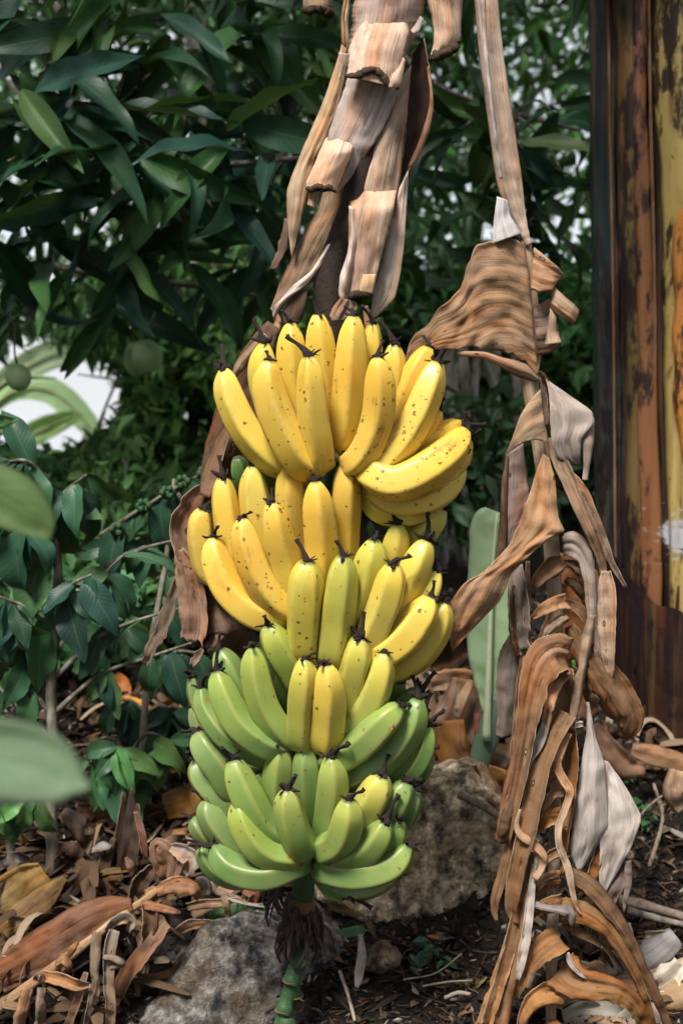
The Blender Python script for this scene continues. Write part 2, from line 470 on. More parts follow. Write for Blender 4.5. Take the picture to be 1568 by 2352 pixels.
def m_leaf(name, rough=.42, vein=.35, transl=.12, varh=.06, varv=.7):
    m, t, b = mat_new(name); g = G(t)
    oi = g.n('ShaderNodeObjectInfo'); uv = g.n('ShaderNodeUVMap').outputs[0]
    isl = g.n('ShaderNodeNewGeometry').outputs['Random Per Island']
    rv = g.math('FRACT', g.math('ADD', isl, oi.outputs['Random']))
    hs = g.n('ShaderNodeHueSaturation'); g.l(oi.outputs['Color'], hs.inputs['Color'])
    g.l(g.math('ADD', .5 - varh / 2, g.math('MULTIPLY', rv, varh)), hs.inputs['Hue'])
    g.l(g.math('ADD', 1 - varv / 2, g.math('MULTIPLY', g.math('FRACT', g.math('MULTIPLY', rv, 7.31)), varv)), hs.inputs['Value'])
    col = hs.outputs[0]
    sx = g.n('ShaderNodeSeparateXYZ'); g.l(uv, sx.inputs[0])
    au = g.math('ABSOLUTE', g.math('SUBTRACT', sx.outputs[0], .5))
    mid = g.math('MULTIPLY', g.math('SUBTRACT', .035, au, clamp=True), 40, clamp=True)
    ph = g.math('SUBTRACT', g.math('MULTIPLY', sx.outputs[1], 13), g.math('MULTIPLY', au, 5))
    wv = g.math('ABSOLUTE', g.math('SINE', g.math('MULTIPLY', ph, math.pi)))
    vn = g.math('POWER', g.math('SUBTRACT', 1.0, wv), 5.0)
    lighter = g.mix(.5, col, (.20, .26, .10))
    col = g.mix(g.math('MULTIPLY', g.math('MAXIMUM', mid, g.math('MULTIPLY', vn, .55)), vein), col, lighter)
    oc = g.tc('Object')
    bl = g.noise(oc, 35, 3)
    col = g.mix(g.math('MULTIPLY', g.math('SUBTRACT', bl, .70, clamp=True), 3, clamp=True), col, (.10, .07, .025))
    g.l(col, b.inputs['Base Color']); b.inputs['Roughness'].default_value = rough
    b.inputs['Specular IOR Level'].default_value = .22
    g.bump(g.math('SUBTRACT', g.math('MULTIPLY', wv, .3), mid), .35, .0012, b)
    if transl:
        tr = g.n('ShaderNodeBsdfTranslucent'); g.l(g.mix(.5, col, (.16, .26, .03)), tr.inputs[0])
        mx = g.n('ShaderNodeMixShader'); mx.inputs[0].default_value = transl
        g.l(b.outputs[0], mx.inputs[1]); g.l(tr.outputs[0], mx.inputs[2])
        g.l(mx.outputs[0], t.nodes['Material Output'].inputs[0])
    return m

def m_bark(name='bark', sc=1.0):
    m, t, b = mat_new(name); g = G(t); oc = g.tc('Object'); oi = g.n('ShaderNodeObjectInfo')
    n1 = g.noise(g.mapv(oc, (90 * sc, 90 * sc, 25 * sc)), 1, 5, .6); n2 = g.noise(oc, 45 * sc, 4)
    col = g.mix(g.math('MULTIPLY', g.math('SUBTRACT', n2, .42, clamp=True), 3, clamp=True), oi.outputs['Color'], (.30, .29, .25))
    col = g.mix(g.math('MULTIPLY', g.math('SUBTRACT', .5, n1, clamp=True), 4, clamp=True), col, (.03, .022, .015))
    g.l(col, b.inputs['Base Color']); b.inputs['Roughness'].default_value = .8
    g.bump(n1, .6, .003, b); return m

def m_rock():
    m, t, b = mat_new('weathered_rock'); g = G(t); oc = g.tc('Object'); oi = g.n('ShaderNodeObjectInfo')
    a = g.noise(oc, 8, 6, .62); c = g.noise(oc, 34, 8, .70); f = g.noise(oc, 210, 4, .7); o = g.noise(g.mapv(oc, (1, 1, 1), (4, 7, 1)), 11, 5, .6)
    o3 = g.noise(g.mapv(oc, (1, 1, 1), (9, 2, 5)), 24, 6, .7)
    col = g.ramp(c, [(.36, (.014, .015, .018)), (.43, (.070, .067, .064)), (.50, (.19, .172, .150)), (.57, (.33, .30, .265)), (.66, (.60, .57, .52))])
    warm = g.math('MULTIPLY', g.math('SUBTRACT', o, .47, clamp=True), 5, clamp=True)
    col = g.mix(g.math('MULTIPLY', warm, .75), col, g.mix(f, (.07, .042, .018), (.27, .17, .08)))
    moss = g.math('MULTIPLY', g.math('SUBTRACT', o3, .57, clamp=True), 7, clamp=True)
    col = g.mix(g.math('MULTIPLY', moss, .55), col, (.050, .055, .026))
    lich = g.math('MULTIPLY', g.math('SUBTRACT', g.math('MULTIPLY', f, c), .325, clamp=True), 12, clamp=True)
    col = g.mix(g.math('MULTIPLY', lich, .7), col, (.50, .49, .46))
    vg = g.n('ShaderNodeTexVoronoi'); vg.inputs['Scale'].default_value = 95; g.l(oc, vg.inputs['Vector'])
    vsep = g.n('ShaderNodeSeparateColor'); g.l(vg.outputs['Color'], vsep.inputs[0])
    gk = g.n('ShaderNodeCombineColor'); gv = g.math('ADD', .74, g.math('MULTIPLY', vsep.outputs[0], .4))
    for i in range(3): g.l(gv, gk.inputs[i])
    col = g.mix(.8, col, gk.outputs[0], 'MULTIPLY')
    pit = g.math('MULTIPLY', g.math('SUBTRACT', .42, f, clamp=True), 6, clamp=True)
    col = g.mix(g.math('MULTIPLY', pit, .6), col, (.02, .018, .016))
    col = g.mix(1.0, col, oi.outputs['Color'], 'MULTIPLY')
    g.l(col, b.inputs['Base Color']); b.inputs['Roughness'].default_value = .85
    vr = g.n('ShaderNodeTexVoronoi', feature='DISTANCE_TO_EDGE'); vr.inputs['Scale'].default_value = 26; g.l(g.mapv(oc, (1, 1, 1.6)), vr.inputs['Vector'])
    crack = g.ramp(vr.outputs['Distance'], [(0.0, 0.0), (.05, 1.0)])
    h = g.math('ADD', g.math('ADD', g.math('MULTIPLY', c, 1.8), g.math('MULTIPLY', f, 1.0)), g.math('MULTIPLY', crack, .25))
    g.bump(h, .9, .005, b); return m

def m_soil():
    m, t, b = mat_new('dark_mulch_soil'); g = G(t); oc = g.tc('Object')
    a = g.noise(oc, 14, 5); c = g.noise(oc, 110, 5, .7); f = g.noise(oc, 420, 3, .7)
    col = g.ramp(c, [(.3, (.006, .005, .005)), (.5, (.020, .016, .013)), (.66, (.05, .038, .028)), (.8, (.13, .10, .075))])
    col = g.mix(g.math('MULTIPLY', g.math('SUBTRACT', a, .5, clamp=True), 3, clamp=True), col, (.055, .036, .024), 'MIX')
    col = g.mix(g.math('MULTIPLY', g.math('SUBTRACT', f, .62, clamp=True), 5, clamp=True), col, (.16, .13, .10))
    g.l(col, b.inputs['Base Color']); b.inputs['Roughness'].default_value = .9
    g.bump(g.math('ADD', c, g.math('MULTIPLY', f, .5)), 1.0, .012, b); return m

def m_chip(name='mulch_chips', k=1.0):
    m, t, b = mat_new(name); g = G(t)
    isl = g.n('ShaderNodeNewGeometry').outputs['Random Per Island']
    st = [(0, (.008, .007, .007)), (.45, (.022, .018, .015)), (.7, (.05, .034, .022)), (.86, (.12, .08, .05)), (.95, (.26, .20, .14)), (1, (.42, .38, .33))]
    if k > 1: st = [(0, (.03, .02, .014)), (.3, (.09, .055, .032)), (.55, (.10, .057, .033)), (.78, (.15, .09, .053)), (.93, (.23, .145, .09)), (1, (.34, .26, .19))]
    col = g.ramp(isl, st)
    g.l(g.mix(.5, col, g.mix(g.noise(g.tc('Object'), 300, 3), (0.2, 0.2, 0.2), (1, 1, 1)), 'MULTIPLY'), b.inputs['Base Color'])
    b.inputs['Roughness'].default_value = .8
    return m

def m_trunk():
    """banana pseudostem sheath: olive/yellow tissue, rust streaks, black rot"""
    m, t, b = mat_new('pseudostem_sheath'); g = G(t); oc = g.tc('Object'); oi = g.n('ShaderNodeObjectInfo')
    st = g.noise(g.mapv(oc, (38, 38, 1.6)), 1, 5, .6); st2 = g.noise(g.mapv(oc, (16, 16, 1.0), (3, 0, 8)), 1, 4)
    bl = g.noise(g.mapv(oc, (42, 42, 16)), 1, 6, .68); bl2 = g.noise(g.mapv(oc, (7, 7, 3), (1, 5, 2)), 1, 4)
    col = g.mix(g.ramp(st2, [(.52, 0.0), (.66, 1.0)]), oi.outputs['Color'], (.115, .040, .015))
    col = g.mix(g.math('MULTIPLY', g.ramp(st, [(.50, 0.0), (.68, 1.0)]), .22), col, (.26, .17, .06))
    col = g.mix(g.math('MULTIPLY', g.ramp(st, [(.30, 1.0), (.44, 0.0)]), .5), col, (.030, .014, .010))
    bm = g.math('MULTIPLY', g.math('SUBTRACT', g.math('MULTIPLY', bl, bl2), .250, clamp=True), 18, clamp=True)
    col = g.mix(g.math('MULTIPLY', bm, .93), col, (.012, .007, .009))
    pw = g.n('ShaderNodeSeparateXYZ'); g.l(oc, pw.inputs[0])
    pn = g.noise(g.mapv(oc, (30, 30, 120)), 1, 4, .7)
    dzp = g.math('ABSOLUTE', g.math('SUBTRACT', pw.outputs[2], .31)); dxp = g.math('ABSOLUTE', g.math('ADD', pw.outputs[0], .125))
    pmask = g.math('SUBTRACT', 1.0, g.math('ADD', g.math('MULTIPLY', dzp, 16), g.math('MULTIPLY', dxp, 22)), clamp=True)
    pmask = g.math('MULTIPLY', g.math('SUBTRACT', g.math('ADD', pn, g.math('MULTIPLY', pmask, .45)), .62, clamp=True), 7, clamp=True)
    pmask = g.math('MULTIPLY', pmask, g.math('MULTIPLY', g.math('SUBTRACT', .085, dzp, clamp=True), 40, clamp=True))
    col = g.mix(g.math('MULTIPLY', pmask, g.math('LESS_THAN', dxp, .06)), col, (.40, .40, .43))
    rs = g.noise(g.mapv(oc, (75, 75, 7), (2, 2, 2)), 1, 5, .7)
    col = g.mix(g.math('MULTIPLY', g.ramp(rs, [(.52, 0.0), (.66, 1.0)]), .35), col, (.10, .042, .016))
    spk = g.noise(g.mapv(oc, (150, 150, 90)), 1, 2)
    col = g.mix(g.math('MULTIPLY', g.math('SUBTRACT', spk, .66, clamp=True), 8, clamp=True), col, (.06, .026, .012))
    g.l(col, b.inputs['Base Color']); b.inputs['Roughness'].default_value = .36
    b.inputs['Specular IOR Level'].default_value = .4
    g.bump(g.math('ADD', st, g.math('MULTIPLY', bm, -.5)), .45, .004, b); return m

def m_plain(name, col, rough=.7, bump=0.0, sc=200, var=.35, objcol=False):
    m, t, b = mat_new(name); g = G(t); oc = g.tc('Object')
    n1 = g.noise(oc, sc, 4, .6)
    c0 = g.n('ShaderNodeObjectInfo').outputs['Color'] if objcol else col
    dk = tuple(c * (1 - var) for c in col)
    if objcol: c = g.mix(g.math('MULTIPLY', n1, var * 1.6, clamp=True), c0, (.02, .015, .012))
    else: c = g.mix(n1, dk, tuple(min(1, c * (1 + var)) for c in col))
    g.l(c, b.inputs['Base Color']); b.inputs['Roughness'].default_value = rough
    if bump: g.bump(n1, .7, bump, b)
    return m

M = {'banana': m_banana(), 'dry': m_fibre('dry_leaf', .5, .6, scale=.6, paleamt=.35, cross=.5, warmamt=.7, vioamt=.35, gain=.84), 'sheath': m_fibre('dry_sheath', .75, .45, paleamt=.6, gain=.84),
     'pale': m_fibre('bleached_leaf', .45, .35, pale=(.5, .46, .42), dark=(.13, .085, .055), scale=.5, paleamt=.4, warmamt=.15, vioamt=.35, gain=.70),
     'leaf': m_leaf('broad_leaf'), 'far': m_leaf('far_leaf', .4, .12, .22, .05, .9), 'blade': m_leaf('banana_blade', .45, .16, .38, .02, .2),
     'bark': m_bark(), 'rock': m_rock(), 'soil': m_soil(), 'chip': m_chip(), 'chip2': m_chip('litter_bits', 2), 'trunk': m_trunk(),
     'black': m_plain('dried_flower', (.030, .022, .020), .75, .002, 300, .6),
     'cut': m_plain('cut_fibre_rim', (.055, .036, .022), .85, .004, 420, .75),
     'stalk': m_plain('green_stalk', (.040, .085, .036), .5, .001, 90, .35),
     'scar': m_plain('scar_brown', (.16, .085, .035), .7, .001, 200, .5),
     'cutwhite': m_plain('cut_flesh', (.62, .56, .36), .6, .001, 300, .2),
     'fruit': m_plain('mango_skin', (.33, .46, .23), .45, .0, 30, .2),
     'frond': m_plain('dead_fringe', (.060, .042, .036), .8, .002, 400, .6),
     'darkstalk': m_plain('dark_peduncle', (.026, .018, .014), .7, .002, 120, .6),
     'edge': m_plain('backlit_edge', (.40, .31, .22), .7, .0, 200, .4),  # pale rim colour that paints in backlight along thin leaf edges
     'any': m_plain('plain_tinted', (.2, .2, .2), .6, .0, 60, .25, True)}
# ================================================================ ground
def build_ground():
    xs = np.concatenate([np.linspace(-40, -2.2, 10), np.linspace(-2, 2, 110), np.linspace(2.2, 40, 10)])
    ys = np.concatenate([np.linspace(-3, .9, 8), np.linspace(1, 4.5, 110), np.linspace(4.8, 60, 14)])
    V = [(x, y, gz(x, y)) for y in ys for x in xs]
    nx = len(xs)
    F = [(j * nx + i, j * nx + i + 1, (j + 1) * nx + i + 1, (j + 1) * nx + i) for j in range(len(ys) - 1) for i in range(nx - 1)]
    o = link('ground', mesh_from('ground', V, F), M['soil'])
    tag(o, 'dark mulchy soil sloping up behind the bunch', kind='structure')
build_ground()
# ================================================================ boulders
def boulder(name, c, size, rot, seed, label, col, cuts=6, amp=.16, sub=5):
    bm = bmesh.new(); bmesh.ops.create_icosphere(bm, subdivisions=sub, radius=1.0)
    rr = random.Random(seed)
    planes = []
    for _ in range(cuts):
        n = Vector((rr.gauss(0, 1), rr.gauss(0, 1), rr.gauss(0, 1))).normalized(); planes.append((n, rr.uniform(.55, .85)))
    R = Matrix.Rotation(rot, 3, 'Z')
    for v in bm.verts:
        p = v.co.copy()
        for n, d in planes:
            k = p.dot(n) - d
            if k > 0: p -= n * k * .96
        q = p * 1.3 + Vector((seed, seed * .3, 0))
        dn = amp * noise.noise(q * 1.2) + amp * .5 * noise.noise(q * 3) + amp * .42 * abs(noise.noise(q * 6)) + amp * .30 * (.4 - abs(noise.noise(q * 9))) + amp * .10 * noise.noise(q * 25)
        p *= 1 + dn
        v.co = R @ Vector((p.x * size[0], p.y * size[1], p.z * size[2]))
    me = bpy.data.meshes.new(name); bm.to_mesh(me); bm.free()
    me.polygons.foreach_set('use_smooth', [True] * len(me.polygons))
    o = link(name, me, M['rock'], None, col); o.location = c
    return tag(o, label, 'boulder' if size[0] > .05 else 'stone')
boulder('boulder', P(952, 1985, 2.12), (.200, .16, .182), .3, 3, 'big grey brown boulder behind the green end of the bunch', (1.9, 1.66, 1.30), 7, sub=6)
boulder('boulder', Vector((P(545, 2285, 1.97).x, 1.97, -.005)), (.290, .20, .180), .9, 11, 'rough grey boulder below the hanging stalk tail', (.58, .59, .62), 7, sub=6)
boulder('stone', P(872, 2198, 1.90), (.032, .028, .022), .2, 21, 'small rounded stone under the edge of the big boulder', (.85, .70, .55), 4, sub=4)

# ================================================================ green foliage
def leaf_mesh(name, L=1.0, W=.28, fold=.25, droop=.35, wave=.03, n=12, m=7, tipsharp=1.0, seed=0, pet=.0):
    """leaf along +Y from the origin, X across, Z up; UV 0..1"""
    rr = random.Random(seed); V, U, F = [], [], []
    y = z = 0.0; ang = .25
    for i in range(n):
        t = i / (n - 1)
        wd = W * .5 * (math.sin(math.pi * min(1, (t * .96 + .02)) ** .82) ** .85) * (1 - .25 * t ** 3 * tipsharp)
        if i in (n - 1,): wd = W * .004
        for j in range(m):
            v = -1 + 2 * j / (m - 1)
            zz = z + abs(v) ** 1.3 * wd * fold * 2 + wave * L * math.sin(t * 15 + (1.5 if v > 0 else 0) + seed) * abs(v) ** 2
            V.append((v * wd, y, zz)); U.append(((v + 1) / 2, t))
        ang -= droop * 2.0 / (n - 1) * (.4 + 1.2 * t)
        y += L / (n - 1) * math.cos(ang); z += L / (n - 1) * math.sin(ang)
    for i in range(n - 1):
        for j in range(m - 1):
            a = i * m + j; F.append((a, a + 1, a + m + 1, a + m))
    return mesh_from(name, V, F, U)
MANGO = [leaf_mesh('leaf', 1, w_, f_, d_, wv, seed=k) for k, (w_, f_, d_, wv) in enumerate([(.21, .25, .5, .012), (.19, .45, .8, .02), (.23, .15, .3, .018), (.17, .35, 1.1, .012), (.21, .3, .1, .02)])]
COFFEE = [leaf_mesh('leaf', 1, w_, f_, d_, wv, seed=9 + k, tipsharp=1.3) for k, (w_, f_, d_, wv) in enumerate([(.42, .18, .5, .03), (.38, .3, .8, .035), (.46, .12, .25, .03), (.40, .22, 1.0, .03)])]

def basis(dirv, up, roll=0.0):
    y = dirv.normalized(); z = up - y * up.dot(y)
    if z.length < 1e-3: z = Vector((1, 0, 0)) - y * y.x
    z.normalize(); x = y.cross(z)
    return Matrix((x, y, z)).transposed() @ Matrix.Rotation(roll, 3, 'Y')

def put_leaf(parent, me, p, dirv, size, color, mat='leaf', up=Vector((0, -.3, 1)), roll=0.0, name='leaf'):
    o = link(name, me, M[mat], parent, color)
    R = basis(dirv, up, roll).to_4x4()
    o.matrix_local = Matrix.Translation(p - root_of(parent)) @ R @ Matrix.Diagonal((size, size, size, 1))
    return o

LT = np.array([(0, 0, 0), (-.5, .32, .10), (0, .34, 0), (.5, .32, .10), (-.36, .68, .0), (0, .70, -.09), (.36, .68, .0), (0, 1, -.25)])
LF = [(0, 2, 1), (0, 3, 2), (1, 2, 5, 4), (2, 3, 6, 5), (4, 5, 7), (5, 6, 7)]
LUV = np.array([(.5, 0), (0, .32), (.5, .34), (1, .32), (.1, .68), (.5, .7), (.9, .68), (.5, 1)])
def leaf_cloud(name, pos, size, asp, rng, parent=None, color=(.03, .07, .03), mat='far', hang=.5, flat=0.0):
    """many small real leaves in one mesh; pos (n,3) world"""
    n = len(pos)
    d = rng.normal(size=(n, 3)); d[:, 2] -= hang; d /= np.linalg.norm(d, axis=1)[:, None]
    u = rng.normal(size=(n, 3)); u[:, 2] += .9; u[:, 1] -= .5
    z = u - d * (u * d).sum(1)[:, None]; z /= np.linalg.norm(z, axis=1)[:, None] + 1e-9
    x = np.cross(d, z)
    sz = size * rng.uniform(.6, 1.3, n)
    a = LT[None, :, :]
    W = (a[:, :, 0:1] * asp) * x[:, None, :] + a[:, :, 1:2] * d[:, None, :] + a[:, :, 2:3] * z[:, None, :]
    V = pos[:, None, :] + W * sz[:, None, None]
    off = np.array(root_of(parent))
    V = (V - off).reshape(-1, 3)
    me = bpy.data.meshes.new(name)
    nl = sum(len(f) for f in LF); nf = len(LF)
    me.vertices.add(n * 8); me.vertices.foreach_set('co', V.astype(np.float32).ravel())
    loops = np.concatenate([np.array(f) for f in LF])
    LI = (loops[None, :] + (np.arange(n) * 8)[:, None]).ravel()
    me.loops.add(n * nl); me.loops.foreach_set('vertex_index', LI.astype(np.int32))
    me.polygons.add(n * nf)
    tot = np.array([len(f) for f in LF]); st = np.concatenate([[0], np.cumsum(tot)[:-1]])
    me.polygons.foreach_set('loop_start', (st[None, :] + (np.arange(n) * nl)[:, None]).ravel().astype(np.int32))
    me.polygons.foreach_set('use_smooth', np.ones(n * nf, dtype=bool))
    ul = me.uv_layers.new(name='UVMap')
    ul.data.foreach_set('uv', np.tile(LUV[loops], (n, 1)).astype(np.float32).ravel())
    me.update(calc_edges=True); me.validate()
    return link(name, me, M[mat], parent, color)

NG = np.random.default_rng(4)
# ---- far bushes and trees: each a thing with trunk and crown; the crown of leaf clumps with gaps
def tree(name, base, height, spread, zc, n, leaf, color, label, trunk_r=.04, clumps=60, cat='tree', asp=.36, hang=.5, lean=0.0, zlow=.25, tcol=(.09, .08, .06), hole=None):
    t = thing(name, base, label, cat)
    top = base + Vector((lean, 0, height * .8))
    tube('trunk', [(base, trunk_r * 1.2), (base.lerp(top, .35) + Vector((.04, .03, 0)), trunk_r), (base.lerp(top, .7), trunk_r * .7), (top, trunk_r * .3)], M['bark'], t, tcol, n=16, seg=10, jit=.2)
    cl = []
    while len(cl) < clumps:
        q = NG.uniform(-1, 1, 3)
        if (q ** 2).sum() > 1: continue
        p = np.array(base) + np.array([q[0] * spread[0] + lean * .6, q[1] * spread[1], zc + q[2] * spread[2]])
        cl.append(p)
    cl = np.array(cl)
    for k in range(min(6, clumps)):
        a = base.lerp(top, NG.uniform(.3, .9)); b = Vector(cl[k])
        tube('limb', [(a, trunk_r * .45), (a.lerp(b, .5) + Vector((0, 0, .05)), trunk_r * .3), (b, trunk_r * .12)], M['bark'], t, tcol, n=8, seg=6, jit=.2)
    idx = NG.integers(0, len(cl), n)
    pos = cl[idx] + NG.normal(size=(n, 3)) * np.array([.17, .17, .13]) * (spread[0] * .9 + .25)
    gzv = base.z + .03
    pos = pos[pos[:, 2] > gzv + .02]
    if hole is not None:
        keep = np.array([not hole(Vector(p)) for p in pos]); pos = pos[keep]
    leaf_cloud('crown', pos, leaf, asp, NG, t, color, hang=hang)
    return t

def ell(x, y, cx, cy, rx, ry): return ((x - cx) / rx) ** 2 + ((y - cy) / ry) ** 2
def sky_gap(p):
    """the open view to the sky left of the bunch, where no branch reaches"""
    x, y, _ = uvq(p)
    j = 18 * noise.noise(p * 9)
    if ell(x, y, 95, 905, 200 + j, 135 + j) < 1: return True
    if ell(x, y, 455, 965, 46 + j * .5, 48) < 1: return True
    if ell(x, y, 110, 100, 26 + j * .4, 16) < 1: return True
    return False
def B(x, Y): 
    p = P(x, 1500, Y); p.z = gz(p.x, Y); return p
tree('broadleaf_tree', B(470, 5.6), 3.6, (1.35, .7, .95), 2.35, 4200, .105, (.026, .085, .026), 'dark dense tree filling the upper left behind the mango boughs', .07, 90, hole=sky_gap)
tree('broadleaf_tree', B(900, 6.2), 3.8, (1.2, .7, 1.15), 2.2, 3900, .10, (.024, .080, .026), 'dark leafy tree directly behind the dry sheaths', .07, 90, hole=sky_gap)
tree('broadleaf_tree', B(1560, 5.4), 3.4, (.95, .7, 1.1), 1.95, 3200, .10, (.045, .13, .035), 'bright green leafy tree between the dead leaf and the banana trunk', .06, 70, hole=sky_gap)
tree('broadleaf_tree', B(-500, 6.8), 3.6, (1.1, .8, 1.0), 2.35, 2600, .11, (.03, .09, .03), 'dark tree beyond the left edge behind the mango', .07, 60, hole=sky_gap)
tree('broadleaf_tree', B(640, 8.6), 4.6, (2.6, .8, 1.9), 2.5, 3600, .14, (.07, .18, .045), 'paler distant tree showing through gaps in the dark crowns', .09, 110, hole=sky_gap)
tree('understorey_bush', B(420, 4.4), 1.2, (.62, .5, .42), .42, 8000, .075, (.13, .28, .08), 'light green bush low behind the coffee branches', .02, 50, 'bush', hole=sky_gap)
tree('understorey_bush', B(-60, 4.2), 1.1, (.55, .5, .38), .40, 6500, .08, (.07, .17, .06), 'green bush at the left behind the coffee trunk', .02, 45, 'bush', hole=sky_gap)
tree('understorey_bush', B(820, 4.6), 1.3, (.62, .5, .48), .48, 7000, .085, (.03, .09, .03), 'dark bush standing behind the middle of the bunch', .02, 45, 'bush')
tree('understorey_bush', B(1260, 4.3), 1.1, (.5, .4, .42), .42, 6000, .085, (.045, .13, .04), 'green bush behind the young banana leaf', .02, 40, 'bush')
tree('understorey_bush', B(1700, 4.8), 1.6, (.6, .5, .6), .6, 5000, .09, (.022, .058, .026), 'dark bush behind the thick banana trunk', .02, 40, 'bush')
tree('understorey_bush', B(300, 3.05), .4, (.24, .2, .12), .15, 1200, .055, (.15, .30, .09), 'fresh green bush low between the coffee trunk and the bunch', .010, 30, 'bush', hole=sky_gap)
tree('understorey_bush', B(20, 3.1), .4, (.24, .2, .12), .15, 1700, .06, (.07, .17, .06), 'green bush low at the left edge behind the coffee trunk', .010, 30, 'bush', hole=sky_gap)
for x, Y_, lb in [(190, 2.62, 'leafy green ground plant between coffee trunk and seedling'), (420, 2.7, 'leafy green ground plant close behind the green bananas'), (60, 2.7, 'leafy green ground plant behind the blurred leaf'), (300, 2.85, 'leafy green ground plant behind the orange leaves')]:
    tree('ground_plant', B(x, Y_), .22, (.15, .12, .07), .09, 420, .055, (.06, .15, .055), lb, .006, 16, 'plant', asp=.45)
# unseen trees added beside and behind the camera to block low sky light
for x, y, h, lb in [(-2.5, 1.2, 3.4, 'leafy tree added out of view to the left to block sky light'), (2.7, .9, 3.4, 'leafy tree added out of view to the right to block sky light'), (-1.3, -2.6, 3.0, 'leafy tree added behind the viewer on the left to block sky light'), (1.5, -2.6, 3.0, 'leafy tree added behind the viewer on the right to block sky light')]:
    tree('broadleaf_tree', Vector((x, y, gz(x, y))), h, (1.1, 1.0, 1.3), 1.7, 2600, .24, (.025, .07, .025), lb, .07, 40)
# ---- grey dead trunks and dry curtains behind the bunch on the right
SAP = ['nearest the yellow bananas', 'beside the first grey one', 'with a pale bleached side', 'leaning left', 'behind the young green leaf', 'just left of the hanging leaf', 'thinnest of the group', 'tallest of the group']
for k, (x, Y, r, h) in enumerate([(1012, 3.3, .012, .62), (1038, 3.5, .014, .72), (1062, 3.35, .011, .66), (1085, 3.6, .015, .70), (1112, 3.4, .012, .62), (1138, 3.55, .013, .66), (1048, 3.8, .008, .7), (1160, 3.7, .013, .8)]):
    b0 = B(x, Y)
    o = tube('dead_sapling', [(b0, r * 1.3), (b0 + Vector((.03 * math.sin(k * 2.1), 0, h * .35)), r), (b0 + Vector((.03 * math.sin(k * 3.7), .02, h * .7)), r * .9), (b0 + Vector((.05 * math.sin(k * 1.3), .03, h)), r * .5)], M['bark'], None, (.26, .225, .20), n=22, seg=9, jit=.6, seed=k)
    tag(o, 'slim grey weathered sapling ' + SAP[k], 'sapling', 'grey saplings behind the bunch')
tree('understorey_bush', B(1080, 3.15), .7, (.16, .15, .22), .30, 420, .07, (.035, .085, .035), 'sparse green bush among the grey saplings', .008, 14, 'bush')
# ---- mango tree: boughs with rosettes of long leaves hanging into the frame
mb = P(-760, 1500, 3.3); mb.z = gz(mb.x, mb.y)
mango = thing('mango_tree', mb, 'mango tree with long dark drooping leaves filling the upper left', 'tree')
MR = mb.copy()
tube('trunk', [(mb, .12), (mb + Vector((.05, 0, .8)), .10), (mb + Vector((.12, -.1, 1.6)), .085), (mb + Vector((.3, -.2, 2.4)), .06)], M['bark'], mango, (.09, .08, .07), n=20, seg=14, jit=.2)
crotch = mb + Vector((.08, -.05, 1.2)); crotch2 = mb + Vector((.2, -.15, 2.1))
b1 = [(-60, 420, 2.75), (120, 408, 2.68), (330, 388, 2.60), (520, 378, 2.55), (700, 362, 2.6)]
b2 = [(60, -60, 2.7), (130, 90, 2.65), (230, 230, 2.62), (330, 340, 2.6)]
b3 = [(700, -150, 3.1), (860, 60, 3.1), (1010, 200, 3.1), (1180, 260, 3.15), (1330, 300, 3.2)]
b4 = [(-80, 560, 2.95), (120, 610, 2.9), (300, 640, 2.9), (480, 660, 2.95), (640, 690, 3.0)]
for pts, cr in ((b1, crotch), (b2, crotch2), (b3, crotch2), (b4, crotch)):
    cc = [(cr, .035)] + [(P(*p), .0105 - .0015 * i) for i, p in enumerate(pts)]
    tube('bough', cc, M['bark'], mango, (.075, .068, .06), n=28, seg=8, jit=.2)
tips = []
mr = random.Random(12)
for pts in (b1, b2, b4):
    for i in range(len(pts) - 1):
        for f in (.25, .75): tips.append(P(*[a + (b_ - a) * f for a, b_ in zip(pts[i], pts[i + 1])]))
rosettes = []
for (x, y, Y) in [(40, 40, 2.5), (150, 60, 2.6), (250, 30, 2.55), (400, 40, 2.6), (480, 110, 2.7), (590, 60, 2.65), (90, 170, 2.45), (330, 130, 2.6),
                  (60, 250, 2.55), (200, 260, 2.5), (420, 240, 2.65), (560, 200, 2.8), (20, 370, 2.5), (160, 340, 2.55), (300, 330, 2.5), (440, 340, 2.55), (560, 330, 2.5), (650, 360, 2.7),
                  (60, 480, 2.6), (220, 460, 2.5), (360, 450, 2.55), (500, 420, 2.5), (610, 500, 2.75), (120, 600, 2.7), (300, 580, 2.65), (430, 560, 2.7), (560, 600, 2.8), (-30, 560, 2.6),
                  (680, 250, 2.9), (720, 150, 2.9), (40, 700, 2.9), (260, 680, 2.9), (1060, 300, 2.85), (1180, 340, 2.9), (1270, 260, 3.0), (1300, 420, 2.9), (1100, 440, 3.0), (960, 240, 3.1), (1230, 540, 3.0)]:
    rosettes.append(P(x, y, Y))
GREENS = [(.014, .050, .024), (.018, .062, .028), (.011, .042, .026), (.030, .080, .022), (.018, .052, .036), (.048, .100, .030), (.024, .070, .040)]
nleaf = 0
for k, c in enumerate(rosettes):
    near = min(tips, key=lambda q: (q - c).length) if k < 32 else P(1180, 262, 3.15)
    tube('twig', [(near, .004), (near.lerp(c, .6) + Vector((0, 0, .03)), .003), (c, .0022)], M['bark'], mango, (.06, .065, .04), n=8, seg=6)
    for j in range(6):
        if nleaf >= 290: break
        a = mr.uniform(0, 6.28)
        dv = Vector((math.cos(a), math.sin(a) * .6 - .1, mr.uniform(-1.3, .15)))
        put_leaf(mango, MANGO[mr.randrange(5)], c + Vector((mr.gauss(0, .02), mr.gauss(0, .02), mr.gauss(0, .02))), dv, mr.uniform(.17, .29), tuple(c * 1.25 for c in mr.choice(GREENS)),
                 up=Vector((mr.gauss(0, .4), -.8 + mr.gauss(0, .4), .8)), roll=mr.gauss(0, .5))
        nleaf += 1
